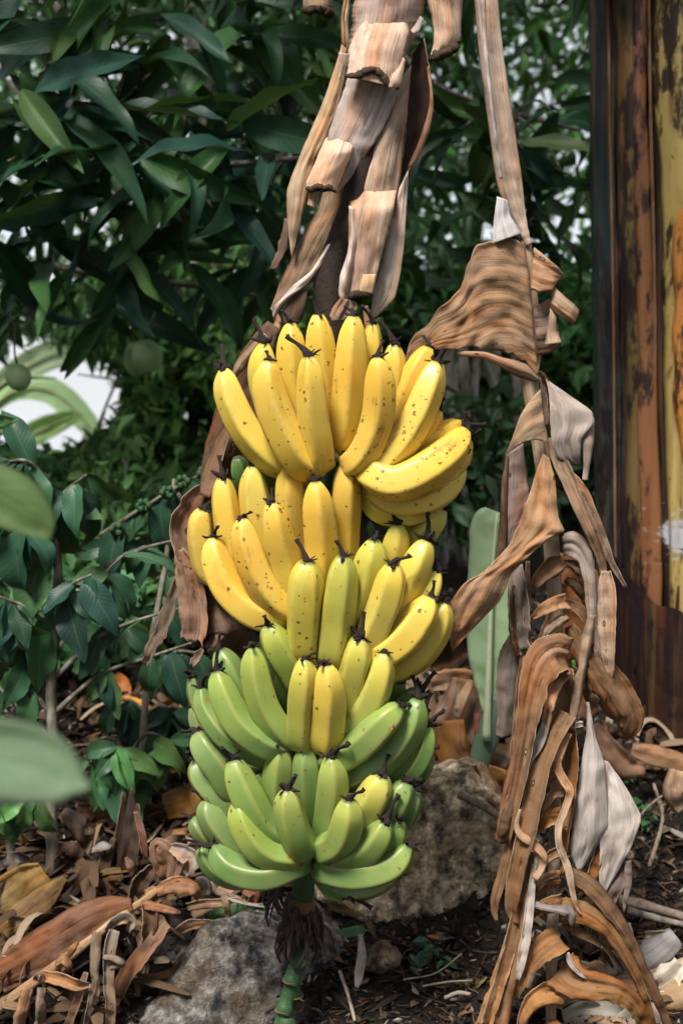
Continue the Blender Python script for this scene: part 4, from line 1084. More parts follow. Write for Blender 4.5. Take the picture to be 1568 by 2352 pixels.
# view, [tip ... base], width, layer (0 inner row, 1 outer row), ripeness, spots
BAN = [
 # first hand (ripest)
 ('A', [(262, 392), (290, 520), (365, 680), (470, 800), (545, 845)], 132, .5, .80, .2),
 ('A', [(455, 268), (452, 420), (500, 600), (570, 760)], 128, -.4, .80, .2),
 ('A', [(478, 350), (472, 470), (520, 640), (600, 790), (672, 858)], 146, 1, .88, .45),
 ('A', [(580, 170), (585, 300), (600, 480), (632, 700), (650, 760)], 126, 0, .84, .4),
 ('A', [(670, 332), (682, 450), (692, 600), (712, 740), (722, 835)], 124, 1.1, .93, .5),
 ('A', [(712, 130), (722, 260), (745, 450), (765, 640), (778, 730)], 122, 0, .87, .45),
 ('A', [(885, 138), (876, 300), (862, 500), (846, 680), (838, 740)], 128, .4, .88, .4),
 ('A', [(980, 175), (968, 350), (948, 520), (915, 680)], 92, -.3, .83, .3),
 ('A', [(1080, 270), (1076, 400), (1060, 560), (1030, 720)], 112, -.2, .82, .3),
 ('A', [(1000, 335), (1012, 470), (1002, 620), (950, 770), (885, 850)], 126, 1.2, .92, .8),
 ('A', [(1250, 288), (1185, 420), (1125, 560), (1060, 720)], 116, .2, .93, .6),
 ('A', [(1288, 362), (1240, 500), (1160, 680), (1060, 810), (950, 870)], 132, 1.0, .88, .7),
 ('A', [(1295, 590), (1230, 700), (1150, 800), (1050, 855)], 100, .2, .93, .7),
 ('A', [(1422, 664), (1330, 695), (1220, 775), (1100, 850)], 92, .5, .90, .8),
 ('A', [(1425, 690), (1340, 800), (1200, 900), (1080, 942), (985, 905)], 146, 1.4, .92, 1.25),
 ('A', [(1440, 735), (1385, 860), (1250, 965), (1090, 1000)], 92, .7, .90, .5),
 ('A', [(1412, 868), (1350, 970), (1230, 1040), (1080, 1045), (990, 985)], 98, .6, .87, .4),
 ('A', [(1310, 1040), (1230, 1080), (1110, 1102), (1010, 1080), (935, 985)], 98, .1, .72, .3),
 # second hand
 ('B', [(162, 345), (152, 420), (160, 540), (200, 660)], 112, -.1, .82, .2),
 ('B', [(255, 195), (265, 330), (292, 480), (345, 640), (400, 720)], 126, .2, .84, .2),
 ('B', [(398, 138), (405, 260), (432, 420), (485, 600), (535, 700)], 128, -.1, .85, .3),
 ('B', [(580, 118), (580, 260), (592, 430), (615, 620)], 124, -.1, .90, .45),
 ('B', [(665, 165), (668, 300), (680, 500)], 90, -.8, .75, .1),
 ('B', [(700, 212), (712, 330), (725, 470), (730, 640), (735, 720)], 138, .5, .91, .4),
 ('B', [(850, 118), (846, 280), (842, 430), (832, 620)], 120, 0, .92, .35),
 ('B', [(205, 482), (222, 600), (290, 740), (400, 835), (520, 868)], 138, 1.0, .87, .3),
 ('B', [(352, 388), (365, 500), (420, 660), (490, 770), (560, 825)], 126, 1.2, .95, .8),
 ('B', [(492, 312), (515, 440), (548, 580), (600, 745)], 126, 1.0, .93, .5),
 # third hand
 ('B', [(662, 598), (656, 720), (650, 880), (652, 1025)], 148, 1.1, .73, .3),
 ('B', [(836, 572), (826, 700), (806, 860), (788, 1050)], 142, 1.1, .64, .2),
 ('B', [(985, 492), (966, 600), (926, 760), (862, 905)], 138, .7, .66, .15),
 ('B', [(1098, 418), (1086, 520), (1062, 600), (1000, 760)], 124, .1, .78, .2),
 ('B', [(1312, 342), (1245, 430), (1175, 520), (1090, 680)], 124, -.1, .60, .1),
 ('B', [(1262, 362), (1195, 430), (1130, 520)], 92, -.8, .42, .1),
 ('B', [(1075, 612), (1062, 720), (1012, 870), (940, 1010)], 134, 1.2, .80, .3),
 ('B', [(1238, 498), (1182, 620), (1120, 760), (1030, 930)], 134, .7, .79, .2),
 ('B', [(1290, 640), (1235, 760), (1145, 870), (1010, 975)], 112, .5, .76, .2),
 ('B', [(1258, 770), (1205, 870), (1110, 985), (970, 1068)], 142, 1.2, .83, .25),
 ('B', [(1325, 795), (1292, 930), (1200, 1065), (1065, 1130)], 114, .5, .80, .15),
 ('B', [(930, 925), (890, 990), (830, 1060)], 96, .3, .66, .1),
 ('B', [(440, 925), (480, 935), (540, 930)], 70, -.6, .55, .1),
 # fourth hand
 ('C', [(472, 58), (512, 150), (572, 250), (640, 350)], 130, .7, .47, .15),
 ('C', [(400, 166), (412, 290), (452, 440), (520, 555), (578, 600)], 126, .9, .48, .2),
 ('C', [(225, 282), (256, 390), (322, 520), (412, 602), (512, 648)], 130, 1.1, .36, .2),
 ('C', [(150, 362), (172, 460), (252, 575), (352, 652), (478, 690)], 106, .7, .20, .2),
 ('C', [(238, 180), (285, 290), (350, 420), (420, 520)], 134, .1, .18, .1),
 ('C', [(105, 305), (118, 400), (155, 490), (220, 590)], 66, .2, .12, .1),
 ('C', [(455, 130), (482, 300), (530, 500)], 104, -.2, .14, .1),
 ('C', [(535, 250), (542, 400), (562, 520)], 92, -.3, .08, .1),
 ('C', [(650, 222), (646, 330), (636, 470), (636, 615)], 122, 1.3, .60, .4),
 ('C', [(752, 252), (768, 370), (764, 500), (752, 625)], 130, 1.3, .82, .3),
 ('C', [(916, 118), (902, 220), (872, 350), (820, 490)], 132, .8, .62, .4),
 ('C', [(1036, 192), (1006, 330), (942, 470), (830, 590)], 128, .9, .56, .15),
 ('C', [(1105, 320), (1080, 380), (1030, 470)], 96, -.6, .16, .1),
 ('C', [(1112, 452), (1025, 535), (920, 635), (790, 712)], 140, 1.1, .34, .1),
 ('C', [(1198, 415), (1150, 560), (1040, 700), (850, 800)], 132, .7, .22, .15),
 ('C', [(1222, 470), (1195, 620), (1115, 740), (960, 835)], 102, .3, .18, .1),
 ('C', [(1245, 545), (1228, 660), (1155, 775), (1050, 850)], 96, .5, .26, .1),
 ('C', [(1250, 660), (1222, 770), (1150, 830)], 66, .1, .20, .1),
 ('C', [(1205, 378), (1140, 440), (1080, 520)], 96, -.2, .16, .1),
 ('C', [(360, 738), (420, 742), (490, 730)], 56, .2, .06, .1),
 ('C', [(108, 450), (122, 530), (165, 600), (230, 660)], 62, .2, .10, .1),
 # fifth hand
 ('C', [(128, 582), (175, 670), (232, 745), (300, 840)], 132, .6, .20, .2),
 ('C', [(125, 708), (155, 800), (232, 885), (320, 965)], 122, .3, .14, .2),
 ('C', [(305, 710), (330, 800), (390, 930), (455, 1025), (545, 1080)], 132, 1.0, .34, .2),
 ('C', [(410, 775), (446, 840), (500, 940)], 92, -.1, .20, .1),
 ('C', [(536, 645), (526, 740), (520, 880), (552, 1010)], 124, .2, .30, .15),
 ('C', [(655, 640), (660, 760), (672, 900), (682, 1040)], 124, .3, .25, .1),
 ('C', [(775, 692), (784, 800), (772, 930), (752, 1065)], 128, .7, .37, .3),
 ('C', [(1022, 786), (992, 870), (942, 960), (880, 1065)], 144, .9, .54, .2),
 ('C', [(1142, 818), (1102, 900), (1042, 985), (950, 1055)], 122, .6, .24, .1),
 ('C', [(1192, 860), (1155, 950), (1112, 1015), (1040, 1070)], 96, .2, .20, .1),
 # sixth hand
 ('C', [(175, 902), (200, 980), (272, 1075), (372, 1150)], 128, .5, .16, .2),
 ('C', [(108, 990), (150, 1050), (220, 1120)], 96, .2, .10, .2),
 ('C', [(325, 912), (346, 1000), (410, 1110), (492, 1168), (600, 1180)], 130, 1.1, .42, .35),
 ('C', [(568, 852), (574, 950), (606, 1075), (645, 1130)], 126, 1.3, .44, .4),
 ('C', [(862, 902), (856, 1000), (820, 1100), (750, 1140)], 132, 1.3, .46, .3),
 ('C', [(1036, 1006), (1002, 1080), (930, 1150), (830, 1185)], 132, 1.0, .36, .1),
 ('C', [(1100, 996), (1086, 1070), (1042, 1140), (950, 1190)], 104, .6, .28, .1),
 ('C', [(152, 1120), (180, 1190), (250, 1258), (330, 1285)], 96, .2, .10, .2),
 ('Z', [(488, 1945), (530, 1993), (608, 2010), (682, 1980)], 62, .9, .20, .2),
 ('Z', [(940, 1942), (900, 1988), (822, 2008), (750, 1995)], 60, .8, .26, .1),
 ('Z', [(910, 2010), (850, 2040), (790, 2040), (748, 2000)], 44, .2, .14, .1),
 ('Z', [(800, 2055), (765, 2040), (738, 1995)], 42, -.2, .08, .1),
 # glimpses between the hands
 ('Z', [(545, 1050), (560, 1100), (600, 1160)], 48, -1.6, .12, .0),
 ('Z', [(600, 1035), (625, 1090), (650, 1140)], 48, -1.7, .10, .0),
 ('Z', [(905, 1560), (915, 1610), (890, 1660)], 44, -1.6, .08, .0),
]
LABELS = {0: 'pale yellow banana at the far left of the top hand', 9: 'yellow banana with a torn brown patch at its tip',
          14: 'yellow banana covered in dark brown spots', 26: 'orange yellow banana with long brown bruises'}
for i, (vw, pts, wd, lay, ripe, spot) in enumerate(BAN):
    ox, oy, sc = VIEWS[vw]
    k = len(pts); sp = []
    q = [(ox + x * sc, oy + y * sc) for x, y in pts]
    for j, (x, y) in enumerate(q):
        t = j / (k - 1)                                     # 0 tip ... 1 base
        dx = (x - AX) * YA / FPX
        R = .105 + .042 * lay - .045 * t ** 1.6
        dd = R * math.sqrt(max(.04, 1 - (dx / .215) ** 2))
        sp.append(P(x, y, YA - dd))
    # the fruit bends back into the stalk behind the last visible point
    x, y = q[-1]; axp = P(AX, y - 14, YA)
    last = sp[-1]; inward = (axp - last)
    sp.append(last + inward.normalized() * min(.034, inward.length * .8) + Vector((0, 0, .004)))
    sp.reverse()
    rmax = wd * sc * .5 * (YA - .10) / FPX * 1.25
    ripe += rnd.uniform(-.045, .045) - (.05 if ripe < .5 else 0)
    if 8 < i < 18: spot *= 1.5
    me, tp, td = banana_mesh(sp, rmax, ripe, spot, i * 3 + 1, tipy=.22 if ripe < .6 else .05)
    o = link('banana', me, M['banana'], bunch)
    if i in LABELS: o['label'] = LABELS[i]
    if spot > 0.0:
        tmat = TIPS[(i * 5) % 8]
        e = link('dried_flower', tmat, M['black'], o)
        zq = td.to_track_quat('Z', 'Y') @ Quaternion((0, 0, 1), i * 2.3)
        e.location = tp - BR - td * .001; e.rotation_mode = 'QUATERNION'; e.rotation_quaternion = zq
        hs = rnd.uniform(.0145, .022)
        e.scale = (hs * 1.15, hs * 1.15, hs * rnd.uniform(.75, 1.35))

# stalk
st_pts = [(766, 800, 36), (772, 950, 34), (774, 1250, 32), (772, 1500, 30), (752, 1750, 28), (722, 1900, 27), (703, 1990, 26), (694, 2075, 27)]
tube('stalk', [(P(x, y, YA + .012), r * YA / FPX) for x, y, r in st_pts], M['stalk'], bunch, n=50, seg=16, jit=.05)
tube('stalk_top', [(P(x, y, YA + .012), r * YA / FPX) for x, y, r in [(850, 60, 34), (845, 300, 34), (815, 470, 34), (775, 580, 34), (758, 660, 35), (760, 730, 37), (768, 800, 37)]], M['darkstalk'], bunch, n=16, seg=14, jit=.25)
# collar and fringe of dead flowers below the last hand
tube('collar', [(P(694, 2070, YA), 31 * YA / FPX), (P(692, 2082, YA), 34 * YA / FPX), (P(690, 2092, YA), 28 * YA / FPX)], M['scar'], bunch, n=8, seg=18, jit=.4)
V, F, U = [], [], []
fr = random.Random(5)
for row, (cy, rad, ln, cnt) in enumerate([(2030, 60, 70, 16), (2085, 30, 60, 30), (2095, 36, 70, 30), (2120, 40, 66, 34), (2140, 34, 66, 30)]):
    c = P(692, cy, YA)
    for k in range(cnt):
        a = fr.uniform(0, 6.28)
        if row == 0:
            a = fr.uniform(2.5, 4.2)
        r0 = rad * YA / FPX * fr.uniform(.75, 1.1)
        p0 = c + Vector((math.cos(a) * r0, math.sin(a) * r0, fr.uniform(-.008, .008)))
        out = Vector((math.cos(a), math.sin(a), 0)); L = ln * YA / FPX * fr.uniform(.6, 1.25)
        sw = Vector((fr.uniform(-.3, .3), fr.uniform(-.3, .3), 0)) * L
        pp = [p0, p0 + out * L * .22 - Vector((0, 0, L * .3)) + sw * .3, p0 + out * L * .25 - Vector((0, 0, L * .7)) + sw * .8, p0 + out * L * .12 - Vector((0, 0, L)) + sw]
        th = fr.choice([.0012, .0016, .0026])
        v, f, u = tube_geo(pp, [th * 1.6, th * 1.3, th, th * .6], 5, jit=.7, seed=k, base=len(V))
        V += v; F += f; U += u
me = mesh_from('dead_flower_fringe', V, F, U, off=BR)
tag(link('dead_flower_fringe', me, M['frond'], bunch), 'dark shrivelled flower remains ringing the stalk', kind='stuff')
# the scaly tail of the stalk: overlapping bract cups
tail = [(690, 2150), (684, 2200), (674, 2245), (664, 2285), (654, 2320), (644, 2360), (634, 2420)]
tube('tail', [(P(x, y, YA), 17 * YA / FPX) for x, y in [(692, 2085)] + tail], M['stalk'], bunch, n=24, seg=12)
for k in range(7):
    f0 = k / 7 * (len(tail) - 1); i0 = min(int(f0), len(tail) - 2)
    xa = tail[i0][0] + (tail[i0 + 1][0] - tail[i0][0]) * (f0 - i0); ya = tail[i0][1] + (tail[i0 + 1][1] - tail[i0][1]) * (f0 - i0)
    s = -1 if k % 2 == 0 else 1
    dp = .006 * (1 if k % 3 else -1)
    ctr = [(P(xa - s * 2, ya - 26, YA), 14), (P(xa, ya - 10, YA), 17), (P(xa + s * 4, ya + 6, YA - dp * .5), 18.5), (P(xa + s * 6, ya + 15, YA - dp), 20.5), (P(xa + s * 7, ya + 18, YA - dp), 22)]
    o = tube('bract_scar', [(p, r * YA / FPX) for p, r in ctr], M['stalk'], bunch, n=16, seg=24, jit=.05, seed=k)
    tube('scar_rim', [(P(xa + s * 8, ya + 17.5, YA - dp), 21.6 * YA / FPX), (P(xa + s * 8, ya + 19, YA - dp), 22 * YA / FPX), (P(xa + s * 8, ya + 20.5, YA - dp), 18 * YA / FPX)], M['scar'], o, n=5, seg=24, jit=.12, seed=k)
# broken fruit stems left on the stalk
for (x, y, r, l, mt) in [(774, 1040, 11, 34, 'cutwhite'), (843, 1100, 9, 40, 'scar')]:
    a = P(x, y - l * .6, YA - .07); b_ = P(x + (0 if r > 10 else 8), y + l * .45, YA - .088)
    tube('cut_stem', [(a, r * YA / FPX * .9), (a.lerp(b_, .5), r * YA / FPX), (b_, r * YA / FPX * .95)], M[mt], bunch, n=7, seg=9, jit=.2)

# a little orange bug walking on a green banana
bp = P(901, 1671, YA - .165)
bug = thing('insect', bp, 'tiny orange and grey insect sitting on a green banana', 'insect')
tube('abdomen', [(P(905, 1663, YA - .166), .0006), (P(903, 1667, YA - .167), .0018), (P(901, 1672, YA - .167), .0016)], M['any'], bug, (.12, .13, .15), n=7, seg=8)
tube('body', [(P(902, 1669, YA - .166), .0014), (P(900, 1674, YA - .167), .0020), (P(898, 1679, YA - .167), .0009)], M['any'], bug, (.75, .20, .015), n=7, seg=8)
for k, (dx, dy) in enumerate([(-9, -3), (-10, 2), (-9, 7), (8, -2), (9, 4), (7, 9)]):
    tube('leg', [(P(900, 1673, YA - .166), .0003), (P(900 + dx * .6, 1672 + dy * .5, YA - .1685), .00025), (P(900 + dx, 1673 + dy, YA - .164), .0002)], M['black'], bug, n=4, seg=4)
# ================================================================ dry sheaths and petioles hanging above the bunch
SH = dict(mat=M['sheath'], view='D')
TAN, GREY, BRN, DRK, PNK = (.46, .31, .19), (.36, .32, .31), (.27, .165, .095), (.075, .045, .03), (.52, .36, .26)
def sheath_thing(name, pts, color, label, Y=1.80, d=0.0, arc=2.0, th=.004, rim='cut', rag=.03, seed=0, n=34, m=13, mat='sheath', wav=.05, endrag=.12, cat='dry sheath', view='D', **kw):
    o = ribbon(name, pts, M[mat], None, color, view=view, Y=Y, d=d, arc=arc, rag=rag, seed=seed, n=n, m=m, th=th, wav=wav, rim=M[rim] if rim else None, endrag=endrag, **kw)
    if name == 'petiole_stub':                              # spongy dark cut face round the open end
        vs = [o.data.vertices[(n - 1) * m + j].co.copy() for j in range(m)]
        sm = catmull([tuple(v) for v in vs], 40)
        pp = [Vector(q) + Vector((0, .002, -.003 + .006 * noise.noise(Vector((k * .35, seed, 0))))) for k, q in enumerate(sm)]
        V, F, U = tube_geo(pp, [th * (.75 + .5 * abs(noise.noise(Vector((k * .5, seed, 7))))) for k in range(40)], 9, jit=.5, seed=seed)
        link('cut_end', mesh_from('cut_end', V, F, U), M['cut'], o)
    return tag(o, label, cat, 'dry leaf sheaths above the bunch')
def sheet_thing(name, A, B, color, label, cut=None, cr=16, **kw):
    mt = kw.pop('mat', 'sheath')
    o = sheet(name, A, B, M[mt], None, color, **kw)
    if cut:
        d0 = kw.get('d', 0.0); Yk = kw.get('Y', 1.80)
        q = catmull([(528.2 + x * .3662, y * .3662) for x, y in cut], 46)
        pp = [P(x, y, Yk - (d0 + 1.6) * .01 - .004 * noise.noise(Vector((k * .3, 1, 2)))) for k, (x, y) in enumerate(q)]
        V, F, U = tube_geo(pp, [cr * 1.15 * .3662 * Yk / FPX * (.75 + .6 * abs(noise.noise(Vector((k * .45, len(cut), 7))))) * (1 - .5 * abs(k / 22.5 - 1) ** 4) for k in range(46)], 9, jit=.7, seed=len(cut))
        link('cut_end', mesh_from('cut_end', V, F, U), M['cut'], o)
    return tag(o, label, 'dry sheath', 'dry leaf sheaths above the bunch')
T1, T2, T3 = (.62, .43, .32), (.50, .34, .22), (.44, .37, .34)
sheet_thing('dry_sheath', [(760, -1500), (775, -700), (780, -60), (772, 60), (765, 160), (745, 250), (745, 340)], [(1240, -1500), (1240, -700), (1235, -60), (1215, 60), (1185, 160), (1150, 250), (1110, 340)], (.42, .31, .25), 'broad grey brown sheath at the top centre with purple stains', d=1.0, bulge=.5, seed=1, n=80)
sheet_thing('petiole_stub', [(880, 92, .5), (800, 185, 3.2), (752, 285), (735, 380), (720, 478)], [(1075, 90, .5), (1125, 200, 3.2), (1095, 330), (1078, 440), (1060, 556)], T1, 'cut pinkish petiole stub with a ragged honeycomb end, highest of three', d=4.0, bulge=.42, seed=2, rim=M['cut'], th=.003, pleat=.10,
            cut=[(720, 474), (790, 474), (850, 448), (900, 436), (950, 470), (985, 520), (1055, 552)], cr=20)
sheet_thing('dry_flap', [(680, 330), (690, 400), (682, 480)], [(748, 338), (722, 410), (690, 500)], (.62, .50, .40), 'small pale flap on the left of the highest stub', d=5.0, seed=22, n=16, m=9)
sheet_thing('dry_flap', [(1085, 360), (1060, 420), (1000, 480), (985, 545)], [(1100, 380), (1085, 450), (1070, 540), (1030, 556)], (.60, .48, .38), 'curled pale flap on the right of the highest stub', d=5.6, seed=23, n=18, m=9, bulge=.6)
sheet_thing('dry_sheath', [(745, 460), (705, 590), (655, 730), (605, 870), (640, 990), (640, 1100), (655, 1208)], [(1065, 540), (1015, 690), (935, 850), (865, 950), (795, 1070), (735, 1140), (668, 1214)], T3, 'wide lilac grey sheath with a dark hollow below the highest stub', d=1.6, bulge=.32, seed=3, pleat=.09)
sheet_thing('petiole_stub', [(605, 862, .2), (562, 960), (522, 1060), (484, 1140), (476, 1192)], [(785, 862, .2), (762, 950), (722, 1040), (692, 1110), (662, 1205)], (.66, .44, .30), 'cut orange tan petiole stub with blackened end, left of the three', d=4.2, bulge=.6, seed=4, rim=M['cut'], th=.003,
            cut=[(476, 1180), (510, 1192), (550, 1172), (590, 1182), (625, 1172), (660, 1203)], cr=22)
sheet_thing('petiole_splinter', [(505, 1180), (498, 1230), (485, 1285)], [(566, 1190), (550, 1250), (530, 1306)], (.62, .40, .22), 'short orange splinter poking out below the left petiole stub', d=3.4, bulge=.5, seed=5, n=14, m=7, th=.003)
sheet_thing('dry_sheath', [(1040, 540), (965, 770), (880, 920), (825, 1080), (785, 1230)], [(1135, 410), (1115, 640), (1092, 850), (1078, 1020), (1045, 1280)], (.48, .35, .26), 'grey tan sheath with brown mottling leading to the lowest stub', d=.6, bulge=.45, seed=6)
sheet_thing('petiole_stub', [(778, 1160, -1.0), (748, 1320), (745, 1480), (748, 1640), (742, 1780), (748, 1862)], [(1050, 1150, -1.0), (1030, 1290), (985, 1450), (945, 1600), (915, 1740), (890, 1852)], (.62, .42, .29), 'long tan petiole stub ending in a dark ring just above the bananas', d=3.0, bulge=.48, seed=7, rim=M['cut'], th=.003,
            cut=[(748, 1862), (790, 1850), (840, 1842), (892, 1852)], cr=24)
sheet_thing('petiole_strip', [(835, 1724), (822, 1775), (812, 1828)], [(916, 1720), (906, 1780), (895, 1842)], (.70, .52, .34), 'short light straw coloured strip on the lowest stub', d=6.2, bulge=.3, seed=8, n=12, m=7, th=.003)
sheet_thing('dry_flap', [(745, 1290), (758, 1450), (735, 1600), (690, 1720), (680, 1850), (708, 1900)], [(778, 1300), (795, 1500), (775, 1690), (745, 1790), (735, 1880), (720, 1905)], (.56, .45, .39), 'curled greyish flap along the left edge of the lowest stub', d=3.8, bulge=.7, seed=33)
sheet_thing('dry_flap', [(1062, 1180), (1035, 1300), (985, 1500), (940, 1700), (892, 1850), (885, 1992)], [(1116, 1070), (1106, 1300), (1090, 1550), (1062, 1750), (1030, 1880), (905, 1994)], (.62, .54, .47), 'long bleached flap hanging right of the lowest stub', d=.6, bulge=.2, seed=9)
sheet_thing('dry_sheath', [(1140, 330), (1120, 500), (1110, 700), (1095, 900), (1075, 1010), (1060, 1150)], [(1215, 240), (1248, 420), (1268, 640), (1240, 830), (1192, 960), (1110, 1080)], (.055, .034, .026), 'blackened concave sheath on the right of the cluster', d=-.6, bulge=-.5, seed=10, rag=.05)
sheet_thing('dry_flap', [(1232, 420), (1252, 560), (1250, 660), (1222, 780), (1178, 900), (1112, 1050)], [(1248, 410), (1268, 560), (1276, 670), (1248, 830), (1194, 960), (1140, 1048)], (.34, .18, .10), 'reddish brown curled rim of the blackened sheath', d=.2, bulge=.6, seed=34, m=9, rag=.08)
sheet_thing('dry_sheath', [(800, -1200), (735, -40), (702, 120), (702, 280), (640, 480), (560, 700), (470, 900), (392, 1090), (355, 1200), (360, 1400), (385, 1616)], [(840, -1200), (757, -40), (738, 100), (748, 300), (728, 480), (682, 690), (612, 850), (532, 1020), (492, 1200), (440, 1400), (388, 1620)], (.50, .35, .22), 'narrow tan sheath tapering to a point at the left of the cluster', d=.4, bulge=.4, seed=11, n=80)
sheet_thing('dry_flap', [(716, -20), (696, 110), (700, 275)], [(738, -20), (714, 110), (728, 300)], (.34, .18, .07), 'thin rusty curled edge at the top left of the cluster', d=2.6, bulge=.8, seed=35, m=7, n=22)
sheet_thing('dry_sheath', [(590, 1180), (550, 1320), (480, 1430), (400, 1590), (332, 1720), (288, 1850), (255, 1935)], [(775, 1130), (748, 1330), (682, 1460), (602, 1600), (562, 1700), (492, 1790), (275, 1952)], (.29, .20, .13), 'broad dull brown sheath twisting down to the left behind the bananas', d=-1.0, bulge=.25, seed=12)
sheet_thing('dry_flap', [(640, 1480), (600, 1560), (512, 1700), (382, 1800), (270, 1920), (268, 1990)], [(690, 1440), (640, 1540), (560, 1680), (480, 1790), (372, 1862), (292, 1962)], (.56, .48, .42), 'pale folded edge of the twisted brown sheath', d=1.0, bulge=.4, seed=36, m=9)
sheet_thing('dry_flap', [(255, 1930), (282, 2010), (268, 2080), (200, 2145)], [(298, 1950), (325, 2010), (312, 2080), (258, 2145)], (.40, .28, .19), 'narrow brown tail of the twisted sheath by the top left bananas', d=.6, bulge=.5, seed=38, m=9, n=22)
sheet_thing('dry_sheath', [(372, 1868), (332, 1950), (342, 2080), (372, 2132)], [(492, 1800), (466, 1950), (432, 2020), (392, 2084)], (.13, .085, .055), 'dark inner fold below the twisted brown sheath', d=-1.5, seed=37, n=22)
sheet_thing('dry_tip', [(342, 1370), (318, 1480), (300, 1570), (242, 1692)], [(372, 1370), (366, 1500), (352, 1580), (290, 1690)], (.17, .12, .095), 'small frayed black and grey tip at the far left of the cluster', d=0, seed=13, rag=.2, n=24, m=9)
sheet_thing('petiole_stub', [(1200, -1200), (1222, -60), (1258, 80), (1284, 210), (1276, 290), (1250, 376)], [(1440, -1200), (1452, -60), (1446, 120), (1440, 230), (1412, 300), (1330, 346)], (.60, .45, .36), 'cut petiole stub with honeycomb end at the top right of the cluster', d=.5, bulge=.6, seed=14, rim=M['cut'], th=.003,
            cut=[(1252, 372), (1300, 352), (1345, 338), (1400, 300), (1438, 236)], cr=26)
sheath_thing('petiole_stub', [(560, -900, 150), (520, -400, 150), (505, -20, 150), (503, 40, 145)], (.40, .30, .20), 'small round hollow stub end at the top left', Y=1.95, d=0, seed=15, arc=3.1, th=.008, n=26)
sheet_thing('dry_flap', [(692, 1870), (642, 1930), (622, 1980), (640, 2012)], [(792, 1890), (800, 1935), (762, 1982), (722, 2006)], (.33, .22, .165), 'brown crumpled flap under the dark stub end', d=4.2, seed=16, pleat=.2, n=20)
sheet_thing('dry_flap', [(832, 1925), (842, 2020), (852, 2122)], [(862, 1915), (888, 2010), (890, 2102)], (.27, .15, .085), 'brown strip hanging between two bananas of the top hand', d=6.4, bulge=.3, seed=17, n=18, m=9)
sheet_thing('dry_flap', [(1130, 190), (1165, 160), (1190, 100)], [(1150, 215), (1195, 185), (1215, 120)], (.46, .38, .32), 'small torn pale flap right of the highest stub', d=2.6, bulge=.4, seed=18, n=14, m=7, rag=.15)
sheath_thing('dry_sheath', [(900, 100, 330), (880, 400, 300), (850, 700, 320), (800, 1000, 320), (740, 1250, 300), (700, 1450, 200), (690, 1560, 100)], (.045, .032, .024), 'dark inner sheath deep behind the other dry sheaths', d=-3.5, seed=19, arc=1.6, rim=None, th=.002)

# ================================================================ dead leaf draped behind the left of the bunch
dr = thing('draped_dead_leaf', P(450, 1500, 1.78), 'crumpled brown dead leaf draped behind the left side of the bunch', 'dead leaf')
def strip(par, name, pts, col, view='Z', mat='dry', **kw):
    return ribbon(name, pts, M[mat], par, col, view=view, **kw)
YD = 1.80
strip(dr, 'leaf_fold', [(628, 745, 30), (596, 800, 60), (570, 880, 100), (548, 960, 110), (512, 1050, 92), (482, 1120, 50), (462, 1150, 20)], (.115, .065, .038), Y=YD, d=2, arc=-.8, rag=.03, seed=1)
strip(dr, 'leaf_edge', [(612, 770, 16), (560, 830, 26), (532, 870, 12)], (.34, .22, .14), Y=YD, d=3.4, arc=1.0, seed=2, n=14)
strip(dr, 'leaf_edge', [(540, 960, 14), (508, 1020, 26), (484, 1090, 34), (470, 1140, 22)], (.22, .125, .075), Y=YD, d=3.6, arc=1.2, seed=3, n=18)
strip(dr, 'leaf_fold', [(468, 1120, 26), (440, 1160, 56), (412, 1215, 48), (432, 1270, 50), (448, 1300, 26)], (.24, .145, .10), Y=YD, d=2.6, arc=.9, rag=.08, seed=4, wav=.3)
strip(dr, 'leaf_fold', [(410, 1262, 20), (428, 1310, 56), (440, 1370, 64), (445, 1430, 64), (440, 1472, 56)], (.30, .185, .125), Y=YD, d=3.2, arc=1.5, rag=.05, seed=5, rip=.1, endrag=.3)
strip(dr, 'leaf_fold', [(462, 1240, 34), (474, 1320, 66), (486, 1400, 76), (470, 1460, 70), (455, 1485, 40)], (.10, .055, .032), Y=YD, d=1.6, arc=.9, rip=.25, ripf=3, rag=.05, seed=6)
strip(dr, 'leaf_fold', [(500, 1330, 40), (512, 1400, 90), (532, 1450, 110), (512, 1480, 90), (478, 1500, 40)], (.21, .135, .10), Y=YD, d=1.8, arc=.8, rip=.2, ripf=2.5, rag=.08, seed=7, endrag=.3)
strip(dr, 'leaf_tatter', [(412, 1320, 14), (394, 1380, 30), (372, 1440, 30), (348, 1490, 26), (332, 1528, 14)], (.17, .12, .085), Y=YD, d=1.0, arc=2.2, rag=.3, seed=8, wav=.4)
strip(dr, 'leaf_tatter', [(466, 1490, 10), (452, 1510, 24), (440, 1530, 12)], (.22, .15, .12), Y=YD, d=2.5, arc=1.2, rag=.3, seed=9, n=12)

